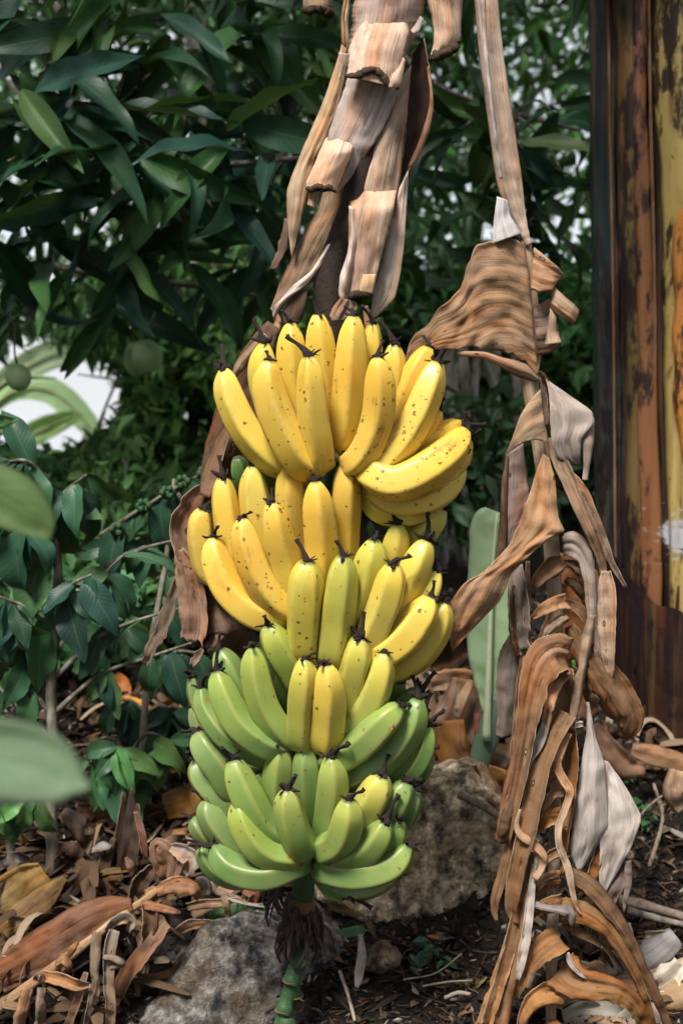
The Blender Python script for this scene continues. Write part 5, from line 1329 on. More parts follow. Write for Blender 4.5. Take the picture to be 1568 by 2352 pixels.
# ================================================================ the long dead leaf hanging at the right
YF = 1.76
fr_ = thing('hanging_dead_leaf', P(1268, 2380, YF), 'long shredded brown dead banana leaf hanging right of the bunch', 'dead leaf')
ribbon('petiole', [(330, -1100, 150), (420, -500, 125), (472, -60, 118), (500, 250, 122), (535, 520, 126), (575, 800, 130), (608, 1020, 128), (650, 1180, 80), (690, 1290, 44), (715, 1360, 30)], M['sheath'], fr_, (.46, .34, .26), view='E', Y=YF, d=0, arc=2.4, rag=.01, n=64, m=13, th=.003, seed=1)
ribbon('petiole_edge', [(455, -60, 24), (470, 250, 20), (508, 600, 16), (540, 850, 14), (556, 990, 12)], M['sheath'], fr_, (.40, .36, .36), view='E', Y=YF, d=2.6, arc=1.4, rag=.25, n=40, m=5, th=.002, seed=2)
mr_pts = [('E', 700, 1330, 46), ('E', 735, 1700, 52), ('E', 745, 1960, 60), ('F', 720, 170, 84), ('F', 772, 500, 84), ('F', 812, 800, 80), ('F', 838, 1100, 78), ('F', 856, 1350, 76), ('F', 870, 1650, 74), ('F', 876, 1950, 72), ('G', 876, 300, 66), ('G', 864, 700, 64), ('G', 852, 1100, 60), ('G', 842, 1500, 56), ('G', 836, 2000, 52)]
zz = [(VIEWS[v][0] + x * VIEWS[v][2], VIEWS[v][1] + y * VIEWS[v][2], w_ * VIEWS[v][2]) for v, x, y, w_ in mr_pts]
ribbon('midrib', zz, M['sheath'], fr_, (.50, .37, .26), Y=YF, d=-.6, arc=2.6, rag=.01, n=90, m=11, th=.003, seed=3, rip=.10, ripf=5)
Br, Or, Lt, Gy, Dk, Pl, Pu = (.29, .165, .085), (.33, .165, .060), (.36, .25, .17), (.30, .25, .22), (.10, .058, .032), (.50, .44, .40), (.25, .19, .165)
FS = [
 # view, points, colour, d, bow, options
 ('E', [(600, 1290, 70), (640, 1320, 50), (660, 1360, 20)], Dk, .8, .2, dict(arc=.6)),
 ('F', [(770, 120, 20), (800, 170, 40), (830, 260, 36), (825, 380, 30), (812, 430, 8)], Dk, .5, .3, dict(arc=.8)),
 ('F', [(640, 1190, 70), (650, 1350, 110), (660, 1520, 120), (670, 1640, 100), (690, 1690, 50)], Gy, .8, .6, dict(arc=.8, rip=.1, mat='pale')),
 ('F', [(708, 1170, 22), (706, 1350, 30), (700, 1520, 34), (720, 1640, 22)], Br, 1.4, .3, dict(arc=1.4)),
 ('F', [(625, 1300, 26), (622, 1450, 36), (630, 1600, 40), (655, 1700, 20)], Dk, 1.2, .2, dict(arc=1.2)),
 ('F', [(630, 1560, 30), (612, 1700, 130), (600, 1850, 140), (600, 2000, 130), (590, 2150, 120)], Gy, -.8, .3, dict(arc=.6, mat='pale')),
 ('F', [(690, 1660, 30), (672, 1820, 50), (655, 2000, 56), (640, 2200, 60), (625, 2380, 40)], Br, .4, .3, dict(arc=1.3)),
 ('F', [(818, 490, 30), (880, 610, 80), (945, 740, 90), (1000, 880, 80), (1060, 1020, 70), (1110, 1150, 56), (1128, 1260, 30)], Lt, .5, 2.2, dict(arc=1.2, rag=.04)),
 ('F', [(860, 640, 30), (950, 700, 46), (1030, 800, 40), (1080, 930, 46), (1130, 1070, 50), (1190, 1210, 34), (1255, 1325, 16)], Lt, .0, 1.4, dict(arc=1.3)),
 ('F', [(850, 720, 60), (920, 740, 100), (970, 800, 60), (1010, 880, 20)], Dk, -.6, .6, dict(arc=.7)),
 ('F', [(900, 1080, 130), (960, 1080, 130), (1020, 1150, 100), (1050, 1280, 70), (1060, 1420, 60), (1070, 1560, 46), (1100, 1700, 40), (1110, 1780, 16)], Gy, .8, 1.6, dict(arc=.9, rip=.06)),
 ('F', [(1140, 1225, 50), (1140, 1330, 105), (1140, 1480, 110), (1145, 1620, 90), (1155, 1740, 60), (1162, 1822, 24)], Lt, 1.4, .8, dict(arc=.9, rip=.08, endrag=.2)),
 ('F', [(905, 1170, 70), (850, 1200, 110), (790, 1250, 90), (745, 1310, 50), (728, 1350, 20)], Br, 1.6, 1.0, dict(arc=.7)),
 ('F', [(925, 1390, 90), (860, 1405, 80), (790, 1440, 60), (728, 1490, 20)], Br, 1.6, .9, dict(arc=.8)),
 ('F', [(928, 1480, 50), (870, 1510, 56), (820, 1560, 50), (790, 1640, 24)], Lt, 1.6, .8, dict(arc=1.0)),
 ('F', [(905, 1180, 30), (970, 1200, 60), (1020, 1280, 40), (1035, 1380, 14)], Dk, .4, .8, dict(arc=1.0)),
 ('F', [(915, 1270, 40), (980, 1310, 60), (1035, 1400, 50), (1048, 1500, 20)], Dk, .2, .8, dict(arc=1.0)),
 ('F', [(925, 1400, 40), (1000, 1440, 60), (1060, 1540, 60), (1080, 1700, 50), (1070, 1850, 20)], (.17, .09, .045), .2, .8, dict(arc=1.0)),
 ('F', [(935, 1690, 190), (860, 1680, 220), (790, 1740, 210), (745, 1860, 170), (715, 2000, 130), (695, 2140, 100), (665, 2330, 90), (630, 2500, 76), (580, 2720, 56)], Br, 2.2, 1.8, dict(arc=.8, rip=.06, n=44, m=13)),
 ('F', [(945, 1780, 60), (880, 1820, 80), (840, 1920, 66), (815, 2040, 50), (795, 2160, 26)], Lt, 3.0, .8, dict(arc=1.0)),
 ('F', [(935, 1530, 60), (1010, 1650, 150), (1090, 1760, 190), (1170, 1880, 210), (1240, 1990, 210), (1265, 2080, 170), (1225, 2150, 60)], (.21, .115, .055), .2, 1.6, dict(arc=.6, rip=.06, rag=.05, n=34, m=13)),
 ('F', [(1060, 1470, 40), (1030, 1620, 60), (1000, 1780, 56), (975, 1930, 56), (955, 2060, 44)], Lt, 2.6, .5, dict(arc=1.6)),
 ('G', [(930, -20, 70), (990, 20, 90), (1030, 90, 60), (1045, 180, 16)], Dk, .3, .8, dict(arc=.8)),
 ('G', [(932, -40, 50), (935, 300, 84), (938, 560, 92), (922, 760, 66), (905, 960, 40), (895, 1100, 20)], Or, 1.2, .4, dict(arc=.5, rag=.03, n=36)),
 ('G', [(1130, 880, 40), (1100, 1000, 60), (1070, 1100, 60), (1050, 1190, 40)], Or, .2, .2, dict(arc=.8)),
 ('G', [(1240, 1010, 60), (1215, 1100, 110), (1150, 1230, 110), (1090, 1360, 80), (1040, 1500, 30)], Pu, -.4, .4, dict(arc=.7, mat='pale')),
 ('G', [(1262, 1030, 36), (1265, 1150, 40), (1245, 1260, 24), (1238, 1320, 8)], Pu, .4, .2, dict(arc=1.0, mat='pale')),
 ('G', [(905, 200, 150), (850, 300, 140), (790, 450, 120), (745, 640, 115), (710, 820, 105), (670, 980, 96), (635, 1140, 90), (615, 1280, 74), (635, 1385, 40)], Br, 2.6, 1.4, dict(arc=1.1, rip=.05, n=44, m=11)),
 ('G', [(930, 320, 50), (890, 420, 46), (870, 500, 44), (905, 580, 50), (940, 650, 44), (915, 740, 40), (880, 840, 40), (880, 940, 40), (925, 1060, 44), (950, 1180, 36), (975, 1280, 20), (1005, 1330, 5)], Lt, 3.6, .6, dict(arc=.9, n=60, m=7, wav=.3)),
 ('G', [(830, 130, 26), (800, 290, 50), (760, 400, 56), (710, 480, 40), (690, 620, 20)], Pl, 3.2, .4, dict(arc=.8, mat='pale')),
 ('G', [(700, 330, 60), (650, 500, 90), (605, 660, 84), (575, 790, 66), (550, 930, 56)], Br, 1.4, .6, dict(arc=1.4, rag=.10)),
 ('G', [(640, 620, 40), (600, 750, 66), (575, 850, 60), (560, 940, 40)], (.17, .10, .06), 2.4, .4, dict(arc=1.6, rag=.15)),
 ('G', [(690, 700, 26), (640, 800, 24), (600, 960, 50), (560, 1120, 60), (520, 1280, 50), (535, 1370, 16)], Br, .8, .5, dict(arc=1.3)),
 ('G', [(720, 980, 60), (690, 1150, 76), (660, 1340, 96), (620, 1550, 120), (570, 1750, 140), (520, 1960, 150)], Br, 1.8, 1.0, dict(arc=1.6, n=36)),
 ('G', [(640, 1380, 70), (590, 1560, 80), (530, 1740, 90), (460, 1960, 90)], Or, 1.0, .6, dict(arc=1.0)),
 ('G', [(742, 1050, 24), (722, 1250, 46), (700, 1430, 56), (670, 1590, 52), (650, 1700, 22)], Pl, 3.0, .6, dict(arc=.9, mat='pale')),
 ('G', [(665, 745, 14), (645, 830, 30), (670, 890, 44), (740, 940, 56), (795, 1000, 44), (790, 1060, 40), (745, 1140, 46)], Lt, 4.2, .5, dict(arc=.6, n=34, m=7)),
 ('G', [(895, 540, 40), (840, 565, 44), (795, 620, 34), (775, 680, 12)], Br, 1.4, .8, dict(arc=1.0)),
 ('G', [(895, 650, 56), (840, 670, 60), (790, 730, 50), (765, 800, 16)], Br, 1.4, .8, dict(arc=1.0)),
 ('G', [(895, 790, 120), (840, 790, 90), (790, 820, 70), (755, 870, 30)], Or, 1.6, .9, dict(arc=.8)),
 ('G', [(890, 980, 60), (840, 1000, 56), (800, 1040, 40), (775, 1090, 14)], Br, 1.4, .8, dict(arc=1.0)),
 ('G', [(890, 1100, 40), (830, 1110, 44), (770, 1150, 40), (735, 1220, 14)], Br, 1.4, .8, dict(arc=1.0)),
 ('G', [(890, 1150, 50), (830, 1160, 50), (775, 1200, 40), (735, 1250, 12)], Br, 1.0, .8, dict(arc=1.0)),
 ('G', [(890, 1270, 110), (820, 1280, 90), (760, 1310, 60), (720, 1360, 16)], Or, 1.4, .8, dict(arc=.8)),
 ('G', [(890, 1460, 150), (820, 1500, 150), (750, 1560, 130), (695, 1640, 90), (660, 1740, 44), (650, 1800, 12)], Or, 1.4, 1.4, dict(arc=.8, n=30, m=11)),
 ('G', [(885, 1760, 150), (810, 1770, 130), (740, 1810, 100), (690, 1880, 70), (665, 1960, 46)], Or, 1.4, 1.4, dict(arc=.8, n=30, m=11)),
 ('G', [(885, 1960, 120), (820, 1980, 90), (770, 2040, 40)], Or, 1.2, .6, dict(arc=.8)),
 ('G', [(885, 1090, 60), (960, 1110, 80), (1060, 1180, 100), (1160, 1300, 90), (1260, 1450, 76), (1350, 1640, 64), (1430, 1810, 60), (1500, 1990, 50)], (.21, .12, .065), 1.0, 3.0, dict(arc=1.0, n=44, m=11)),
 ('G', [(885, 1310, 150), (960, 1310, 140), (1050, 1340, 120), (1140, 1410, 100), (1230, 1530, 76), (1310, 1680, 56), (1370, 1830, 46), (1410, 1980, 40)], Or, 1.4, 2.6, dict(arc=.9, rip=.06, n=44, m=11)),
 ('G', [(900, 1370, 40), (990, 1430, 46), (1090, 1480, 40), (1180, 1560, 30), (1240, 1640, 10)], Dk, 1.0, 1.0, dict(arc=.9)),
 ('G', [(880, 1630, 250), (950, 1690, 210), (1040, 1720, 170), (1140, 1740, 150), (1230, 1770, 130), (1300, 1830, 100), (1350, 1930, 90), (1370, 2040, 60)], Or, 1.6, 2.4, dict(arc=.8, rip=.05, n=44, m=13)),
 ('G', [(925, 1540, 20), (945, 1600, 34), (1000, 1660, 22), (1060, 1690, 8)], Pl, 3.0, .3, dict(arc=.5, mat='pale', n=16)),
 ('G', [(740, 1270, 40), (810, 1290, 36), (880, 1300, 50), (940, 1320, 70), (955, 1395, 24)], (.36, .33, .33), 3.2, .6, dict(arc=.9, mat='pale', n=24)),
 ('G', [(1010, 270, 30), (975, 275, 40), (940, 290, 36)], Pl, 2.2, .2, dict(arc=1.0, mat='pale', n=10)),
]
for i, (vw, pts, col, d, bow, kw) in enumerate(FS):
    kw = dict(kw); mt = kw.pop('mat', 'dry'); nm = kw.pop('name', 'leaf_strip')
    kw.setdefault('n', 34); kw['m'] = max(kw.get('m', 9), 13); kw.setdefault('ripf', 3.5); kw.setdefault('pleat', .15)
    j = rnd.uniform(.62, 1.2)
    ribbon(nm, pts, M[mt], fr_, tuple(c * j for c in col), view=vw, Y=YF, d=d, bow=bow, seed=50 + i, **kw)

SH2 = [
 ('I', [(690, 215), (560, 212), (430, 255), (375, 350), (340, 480), (285, 550), (210, 600), (150, 700), (85, 735), (50, 800)], [(765, 985), (650, 870), (540, 835), (440, 815), (360, 820), (280, 825), (210, 830), (150, 840), (90, 865), (25, 892)], (.36, .225, .13), dict(name='blade', d=1.0, bow=1.5, bulge=.08, pleat=.022, pf=9, n=60, m=45, lumps=.006, rag=.03)),
 ('I', [(300, 838), (470, 842), (560, 872), (640, 892), (700, 912), (765, 985)], [(300, 856), (470, 882), (570, 932), (650, 982), (720, 1002), (772, 1008)], (.34, .22, .14), dict(d=2.4, bow=.8, bulge=.3)),
 ('I', [(740, 262), (800, 310), (860, 360), (905, 408)], [(724, 500), (770, 512), (840, 502), (868, 455)], (.42, .29, .19), dict(d=.8, bow=1.2, pleat=.12)),
 ('I', [(850, 480), (910, 535), (965, 580), (990, 612)], [(828, 600), (880, 640), (930, 672), (962, 697)], (.44, .31, .21), dict(d=1.2, bow=1.0, pleat=.14)),
 ('I', [(735, 578), (780, 576), (828, 545)], [(762, 862), (830, 852), (896, 800)], (.27, .19, .155), dict(d=.0, pleat=.12)),
 ('I', [(830, 600), (820, 700), (800, 805)], [(864, 650), (866, 730), (896, 790)], (.46, .33, .23), dict(d=1.6, bulge=.6, n=24, m=9)),
 ('I', [(536, -20), (516, 130), (508, 245)], [(592, 0), (612, 90), (668, 188)], (.62, .61, .62), dict(d=2.0, pleat=.16, mat='pale', n=26)),
 ('I', [(776, 1050), (712, 1120), (662, 1200), (622, 1320), (588, 1408)], [(812, 1346), (762, 1330), (702, 1336), (642, 1362), (594, 1414)], (.47, .31, .19), dict(d=2.6, bow=1.0, bulge=.25)),
 ('I', [(590, 1410), (562, 1560), (552, 1750), (556, 1880), (560, 1970)], [(680, 1350), (704, 1560), (722, 1650), (665, 1800), (590, 1975)], (.30, .225, .20), dict(d=1.0, bulge=.15)),
 ('I', [(588, 1410), (560, 1600), (550, 1800), (534, 1995)], [(600, 1425), (592, 1650), (592, 1850), (582, 1992)], (.15, .09, .05), dict(d=1.6, bulge=.4, m=9)),
 ('I', [(806, 985), (822, 1060), (828, 1140), (832, 1250), (842, 1360), (882, 1440), (960, 1466)], [(832, 1012), (960, 1100), (1066, 1172), (1076, 1240), (1002, 1330), (998, 1420), (1002, 1468)], (.46, .39, .345), dict(d=1.0, bow=1.4, mat='pale', bulge=.2, pleat=.07)),
 ('I', [(1004, 1235), (1010, 1350), (1016, 1480), (1008, 1552)], [(1076, 1225), (1072, 1350), (1048, 1480), (1038, 1556)], (.44, .35, .29), dict(d=2.0, mat='pale', bulge=.4, m=9)),
 ('I', [(772, 955), (778, 1040), (792, 1150), (802, 1255)], [(800, 960), (808, 1040), (828, 1150), (830, 1255)], (.17, .12, .10), dict(d=.4, m=9, n=22)),
 ('I', [(790, 1405), (745, 1530), (710, 1650), (660, 1790), (600, 1920), (480, 2050), (350, 2130), (275, 2230), (258, 2400), (288, 2500)], [(825, 1430), (860, 1560), (875, 1760), (914, 1840), (820, 1880), (700, 1990), (615, 2070), (560, 2220), (420, 2360), (294, 2502)], (.42, .255, .14), dict(d=2.2, bow=2.8, bulge=.3, pleat=.07, n=70, m=21, lumps=.006)),
 ('G', [(1030, 150), (1035, 300), (1000, 500), (962, 750), (940, 1000), (985, 1088)], [(1045, 150), (1082, 350), (1132, 480), (1142, 600), (1162, 840), (998, 1092)], (.60, .54, .50), dict(d=.8, bow=1.2, mat='pale', bulge=.2, pleat=.08)),
 ('G', [(1120, 470), (1100, 600), (1105, 840), (1105, 1000), (1100, 1150), (1130, 1202)], [(1150, 480), (1250, 620), (1342, 790), (1292, 930), (1200, 1100), (1136, 1206)], (.60, .54, .50), dict(d=.0, bow=.8, mat='pale', bulge=.2, pleat=.08)),
]
for i, (vw, A_, B_, col, kw) in enumerate(SH2):
    kw = dict(kw); mt = kw.pop('mat', 'dry'); nm = kw.pop('name', 'leaf_strip')
    sheet(nm, A_, B_, M[mt], fr_, tuple(c * (.85 if mt == 'dry' else 1) for c in col), view=vw, Y=YF, seed=90 + i, **kw)
# ================================================================ debris at the lower left
def on_ground(pts, view='L', lift=.0):
    return [(VIEWS[view][0] + x * VIEWS[view][2], VIEWS[view][1] + y * VIEWS[view][2]) for x, y in pts]
def gy(x, y): return ground_hit(x, y).y
# flattened fallen trunk section
ft = [(-120, 960, 200), (60, 880, 215), (250, 770, 225), (420, 665, 220), (560, 590, 160), (690, 548, 60)]
o = ribbon('fallen_sheath', ft, M['sheath'], None, (.19, .085, .042), view='L', Y=1.86, d=0, arc=1.5, rag=.04, n=44, m=17, th=.004, seed=2, wav=.08, rip=.04, ripf=5)
tag(o, 'long reddish brown fallen banana sheath lying slantwise at lower left', 'dry sheath')
o = ribbon('fallen_sheath', [(-60, 1080, 100), (150, 960, 110), (350, 850, 120), (520, 760, 100), (690, 650, 60)], M['sheath'], None, (.045, .032, .03), view='L', Y=1.875, d=0, arc=1.0, rag=.08, n=36, m=11, th=.004, seed=4)  # near-black strip along the underside of the reddish sheath
tag(o, 'black strip along the underside of the reddish fallen sheath', 'dry sheath')
o = ribbon('fallen_sheath', [(-80, 620, 240), (60, 520, 260), (170, 430, 220), (235, 380, 120)], M['sheath'], None, (.27, .17, .055), view='L', Y=1.97, d=0, arc=1.2, rag=.06, n=30, m=13, th=.004, seed=5, wav=.1)
tag(o, 'broad yellow brown sheath piece with black rot spots at the left edge', 'dry sheath')
o = ribbon('fallen_sheath', [(10, 700, 120), (120, 610, 150), (240, 510, 120), (340, 410, 24)], M['sheath'], None, (.24, .15, .06), view='L', Y=1.94, d=0, arc=1.3, rag=.10, n=30, m=11, th=.004, seed=6, wav=.2)
tag(o, 'pointed blotched sheath piece in front of the yellow brown one', 'dry sheath')
o = ribbon('fallen_sheath', [(360, 580, 120), (460, 490, 130), (560, 420, 120), (640, 380, 60)], M['sheath'], None, (.15, .10, .045), view='L', Y=2.04, d=0, arc=1.2, rag=.06, n=24, m=11, th=.004, seed=7)
tag(o, 'olive brown sheath lying behind the reddish fallen one', 'dry sheath')
# rotting stump and other background sheaths
o = ribbon('fallen_sheath', [(860, 40, 130), (960, 10, 160), (1060, -20, 120)], M['sheath'], None, (.28, .14, .03), view='L', Y=2.18, d=0, arc=1.4, rag=.06, n=20, m=11, th=.004, seed=9)
tag(o, 'orange brown sheath chunk left of the lowest green hand', 'dry sheath')
o = ribbon('fallen_sheath', [(400, 60, 90), (560, 80, 130), (760, 90, 140), (900, 120, 100)], M['sheath'], None, (.10, .055, .02), view='L', Y=2.2, d=0, arc=1.2, rag=.08, n=24, m=11, th=.004, seed=10)
tag(o, 'dark brown sheath lying under the fresh green seedling', 'dry sheath')
o = ribbon('green_sheath', [(300, 1745, 60), (380, 1690, 80), (450, 1630, 70), (500, 1590, 30)], M['blade'], None, (.34, .36, .22), Y=2.5, arc=1.0, n=20, m=9, rag=.03, th=.003)
tag(o, 'pale cream green sheath strip behind the seedling', 'leaf sheath')
# fallen frond with its tan midrib and twisted strips
fl = thing('fallen_frond', P(150, 2240, 1.80), 'fallen dry banana frond with twisted strips lying across lower left', 'dead leaf')
YL = 1.80
tube('midrib', [(P(VIEWS['L'][0] + x * .4394, VIEWS['L'][1] + y * .4394, Y_), r) for x, y, Y_, r in [(-60, 1130, 1.78, .0085), (100, 1010, 1.79, .008), (280, 880, 1.80, .0075), (450, 750, 1.82, .007), (620, 620, 1.85, .006), (800, 490, 1.89, .0055), (900, 410, 1.93, .0045), (1010, 340, 1.97, .0035)]], M['sheath'], fl, (.45, .29, .16), n=60, seg=8, jit=.25)
LS = [
 ([(870, 420, 90), (890, 330, 130), (860, 260, 90), (815, 235, 60), (820, 330, 50), (850, 420, 30)], (.36, .20, .12), 1.93),
 ([(890, 250, 40), (960, 280, 90), (1000, 320, 80), (960, 390, 40)], (.46, .38, .33), 1.92),
 ([(860, 460, 70), (940, 450, 90), (1020, 470, 70), (1040, 520, 30)], (.42, .22, .11), 1.89),
 ([(760, 500, 60), (840, 470, 80), (930, 430, 60), (1020, 440, 20)], (.45, .25, .13), 1.90),
 ([(740, 540, 50), (820, 560, 46), (900, 580, 36), (940, 590, 16)], (.38, .22, .13), 1.87),
 ([(700, 540, 60), (730, 450, 90), (780, 380, 70), (810, 350, 20)], (.14, .085, .055), 1.97),
 ([(560, 680, 24), (600, 640, 46), (650, 615, 60), (688, 640, 50), (670, 690, 30)], (.40, .36, .31), 1.83),
 ([(600, 680, 60), (580, 760, 66), (570, 860, 62), (570, 980, 60), (580, 1100, 56), (575, 1200, 50)], (.33, .27, .21), 1.815),
 ([(510, 690, 50), (500, 780, 56), (495, 880, 50), (500, 960, 44), (470, 1060, 40), (430, 1190, 40)], (.34, .26, .18), 1.805),
 ([(540, 820, 30), (600, 830, 40), (640, 860, 30), (580, 880, 24)], (.30, .25, .20), 1.80),
 ([(870, 640, 60), (800, 740, 80), (720, 830, 90), (650, 930, 80), (610, 1040, 60), (600, 1120, 20)], (.24, .145, .09), 1.86),
 ([(780, 540, 80), (790, 620, 90), (780, 700, 70), (770, 760, 40)], (.15, .085, .045), 1.87),
 ([(230, 920, 60), (320, 940, 66), (400, 970, 60), (470, 970, 24)], (.52, .32, .18), 1.79),
 ([(150, 980, 60), (130, 1060, 66), (110, 1130, 70), (100, 1200, 60)], (.46, .28, .16), 1.785),
 ([(220, 980, 50), (215, 1070, 56), (210, 1180, 60)], (.36, .29, .22), 1.785),
 ([(450, 900, 26), (420, 1000, 40), (390, 1090, 46), (350, 1190, 50)], (.26, .15, .085), 1.80),
 ([(480, 980, 20), (470, 1080, 30), (450, 1190, 30)], (.16, .12, .11), 1.80),
 ([(720, 700, 30), (740, 800, 36), (700, 880, 30)], (.20, .12, .075), 1.88),
 ([(60, 1030, 30), (20, 1060, 50), (90, 1080, 40), (130, 1110, 10)], (.50, .31, .17), 1.785),
 ([(350, 830, 24), (380, 780, 40), (410, 740, 20)], (.34, .19, .10), 1.80),
 ([(290, 860, 20), (330, 830, 50), (360, 870, 44), (320, 900, 16)], (.45, .25, .13), 1.795),
 ([(180, 940, 16), (210, 920, 40), (230, 960, 30)], (.40, .23, .13), 1.79),
]
for i, (pts, col, Y_) in enumerate(LS):
    ribbon('leaf_strip', pts, M['dry'], fl, tuple(c * .72 for c in col), view='L', Y=Y_, d=0, bow=1.0, arc=.6, pleat=.16, rag=.10, seed=200 + i, n=26, m=9, wav=.25)
# loose dry strips in the middle left, each lying on its own
MS = [
 ([(1000, 600, 60), (1090, 540, 90), (1180, 470, 70), (1240, 430, 40)], (.40, .26, .17), 1.96, 'thick tan dry stalk piece behind the boulder'),
 ([(980, 560, 40), (1060, 545, 50), (1140, 540, 44), (1230, 525, 30), (1290, 540, 16)], (.42, .26, .16), 1.94, 'orange tan strip lying over the green leaf scrap'),
 ([(1020, 420, 30), (1060, 440, 80), (1070, 500, 60), (1110, 520, 30)], (.50, .45, .40), 1.95, 'pale bleached curl left of the lowest banana'),
 ([(1100, 430, 30), (1130, 480, 30), (1200, 500, 26), (1260, 520, 20)], (.40, .30, .22), 1.95, 'thin tan strip looping beside the lowest banana'),
 ([(1170, 500, 40), (1185, 560, 40), (1190, 620, 30)], (.28, .20, .12), 1.93, 'short brown strip hanging over the green scrap'),
 ([(900, 580, 90), (940, 640, 120), (960, 690, 60)], (.04, .03, .028), 1.92, 'black shrivelled leaf piece beside the boulder top'),
 ([(930, 690, 40), (1000, 650, 60), (1080, 640, 40), (1110, 650, 16)], (.34, .22, .15), 1.91, 'brown curled strip along the boulder top'),
 ([(1270, 470, 40), (1330, 490, 60), (1310, 560, 50)], (.26, .12, .07), 1.98, 'rusty strip behind the stalk'),
 ([(1180, 510, 10), (1280, 540, 16), (1400, 555, 20), (1420, 545, 10)], (.48, .44, .38), 1.93, 'thin whitish strip lying towards the stalk'),
 ([(480, 270, 30), (530, 245, 50), (575, 250, 30), (560, 280, 16)], (.36, .36, .38), 2.05, 'small grey curled leaf on the dark ground'),
 ([(310, 260, 60), (380, 260, 90), (440, 290, 60)], (.13, .085, .055), 2.08, 'dark brown leaf scrap near the coffee trunk'),
 ([(900, 170, 20), (960, 165, 30), (1000, 180, 16)], (.30, .16, .08), 2.1, 'thin orange strip left of the lowest hand'),
 ([(20, 320, 60), (100, 300, 80), (160, 330, 30)], (.15, .15, .17), 2.05, 'bluish grey leaf scrap at the left edge'),
 ([(710, 60, 20), (740, 160, 36), (755, 250, 36), (760, 310, 16)], (.26, .13, .10), 2.02, 'pinkish brown shred hanging on the rotten stump'),
 ([(660, 300, 20), (690, 350, 60), (700, 400, 30)], (.20, .13, .09), 2.0, 'brown shred at the foot of the rotten stump'),
 ([(690, -60, 20), (680, 80, 50), (660, 220, 60), (640, 330, 70), (600, 420, 40)], (.07, .045, .035), 2.06, 'long black brown shred hanging behind the seedling'),
 ([(650, -40, 20), (640, 100, 46), (620, 240, 60), (600, 330, 50), (570, 400, 20)], (.05, .034, .028), 2.07, 'black shred left of the long black brown one'),
 ([(720, 20, 16), (715, 140, 40), (700, 260, 56), (690, 360, 50), (660, 440, 30)], (.09, .055, .04), 2.05, 'dark brown shred right of the long black brown one'),
 ([(600, 200, 20), (560, 300, 70), (540, 380, 60), (500, 430, 20)], (.10, .065, .045), 2.06, 'dark folded leaf lying under the black shreds'),
 ([(330, 60, 60), (400, 120, 110), (420, 200, 60), (425, 240, 16)], (.15, .11, .09), 2.12, 'dull brown dead leaf hanging behind the seedling'),
]
for i, (pts, col, Y_, lb) in enumerate(MS):
    tag(ribbon('dry_strip', pts, M['dry'], None, tuple(c * .72 for c in col), view='L', Y=Y_, d=0, bow=.8, arc=.9, rag=.09, seed=300 + i, n=22, m=9, wav=.3), lb, 'dry strip', 'dry strips on the left ground')
o = ribbon('green_leaf_scrap', [(1090, 600, 60), (1180, 610, 150), (1300, 615, 160), (1420, 620, 130)], M['blade'], None, (.10, .20, .075), view='L', Y=1.985, d=0, arc=.3, n=20, m=9, rag=.03)
tag(o, 'torn fresh green leaf scrap lying behind the boulder', 'leaf scrap')
o = ribbon('green_stalk_scrap', [(1060, 630, 16), (1200, 640, 24), (1330, 645, 22), (1410, 660, 14)], M['any'], None, (.36, .40, .18), view='L', Y=1.965, d=0, arc=1.5, n=16, m=7, rag=.02)
tag(o, 'pale green midrib scrap on the torn green leaf', 'leaf scrap')
o = ribbon('yellow_scrap', [(1320, 680, 20), (1370, 690, 46), (1430, 690, 30)], M['any'], None, (.42, .38, .14), view='L', Y=1.94, d=0, arc=1.0, n=12, m=7, rag=.05)
tag(o, 'small yellow green scrap next to the flower fringe', 'leaf scrap')

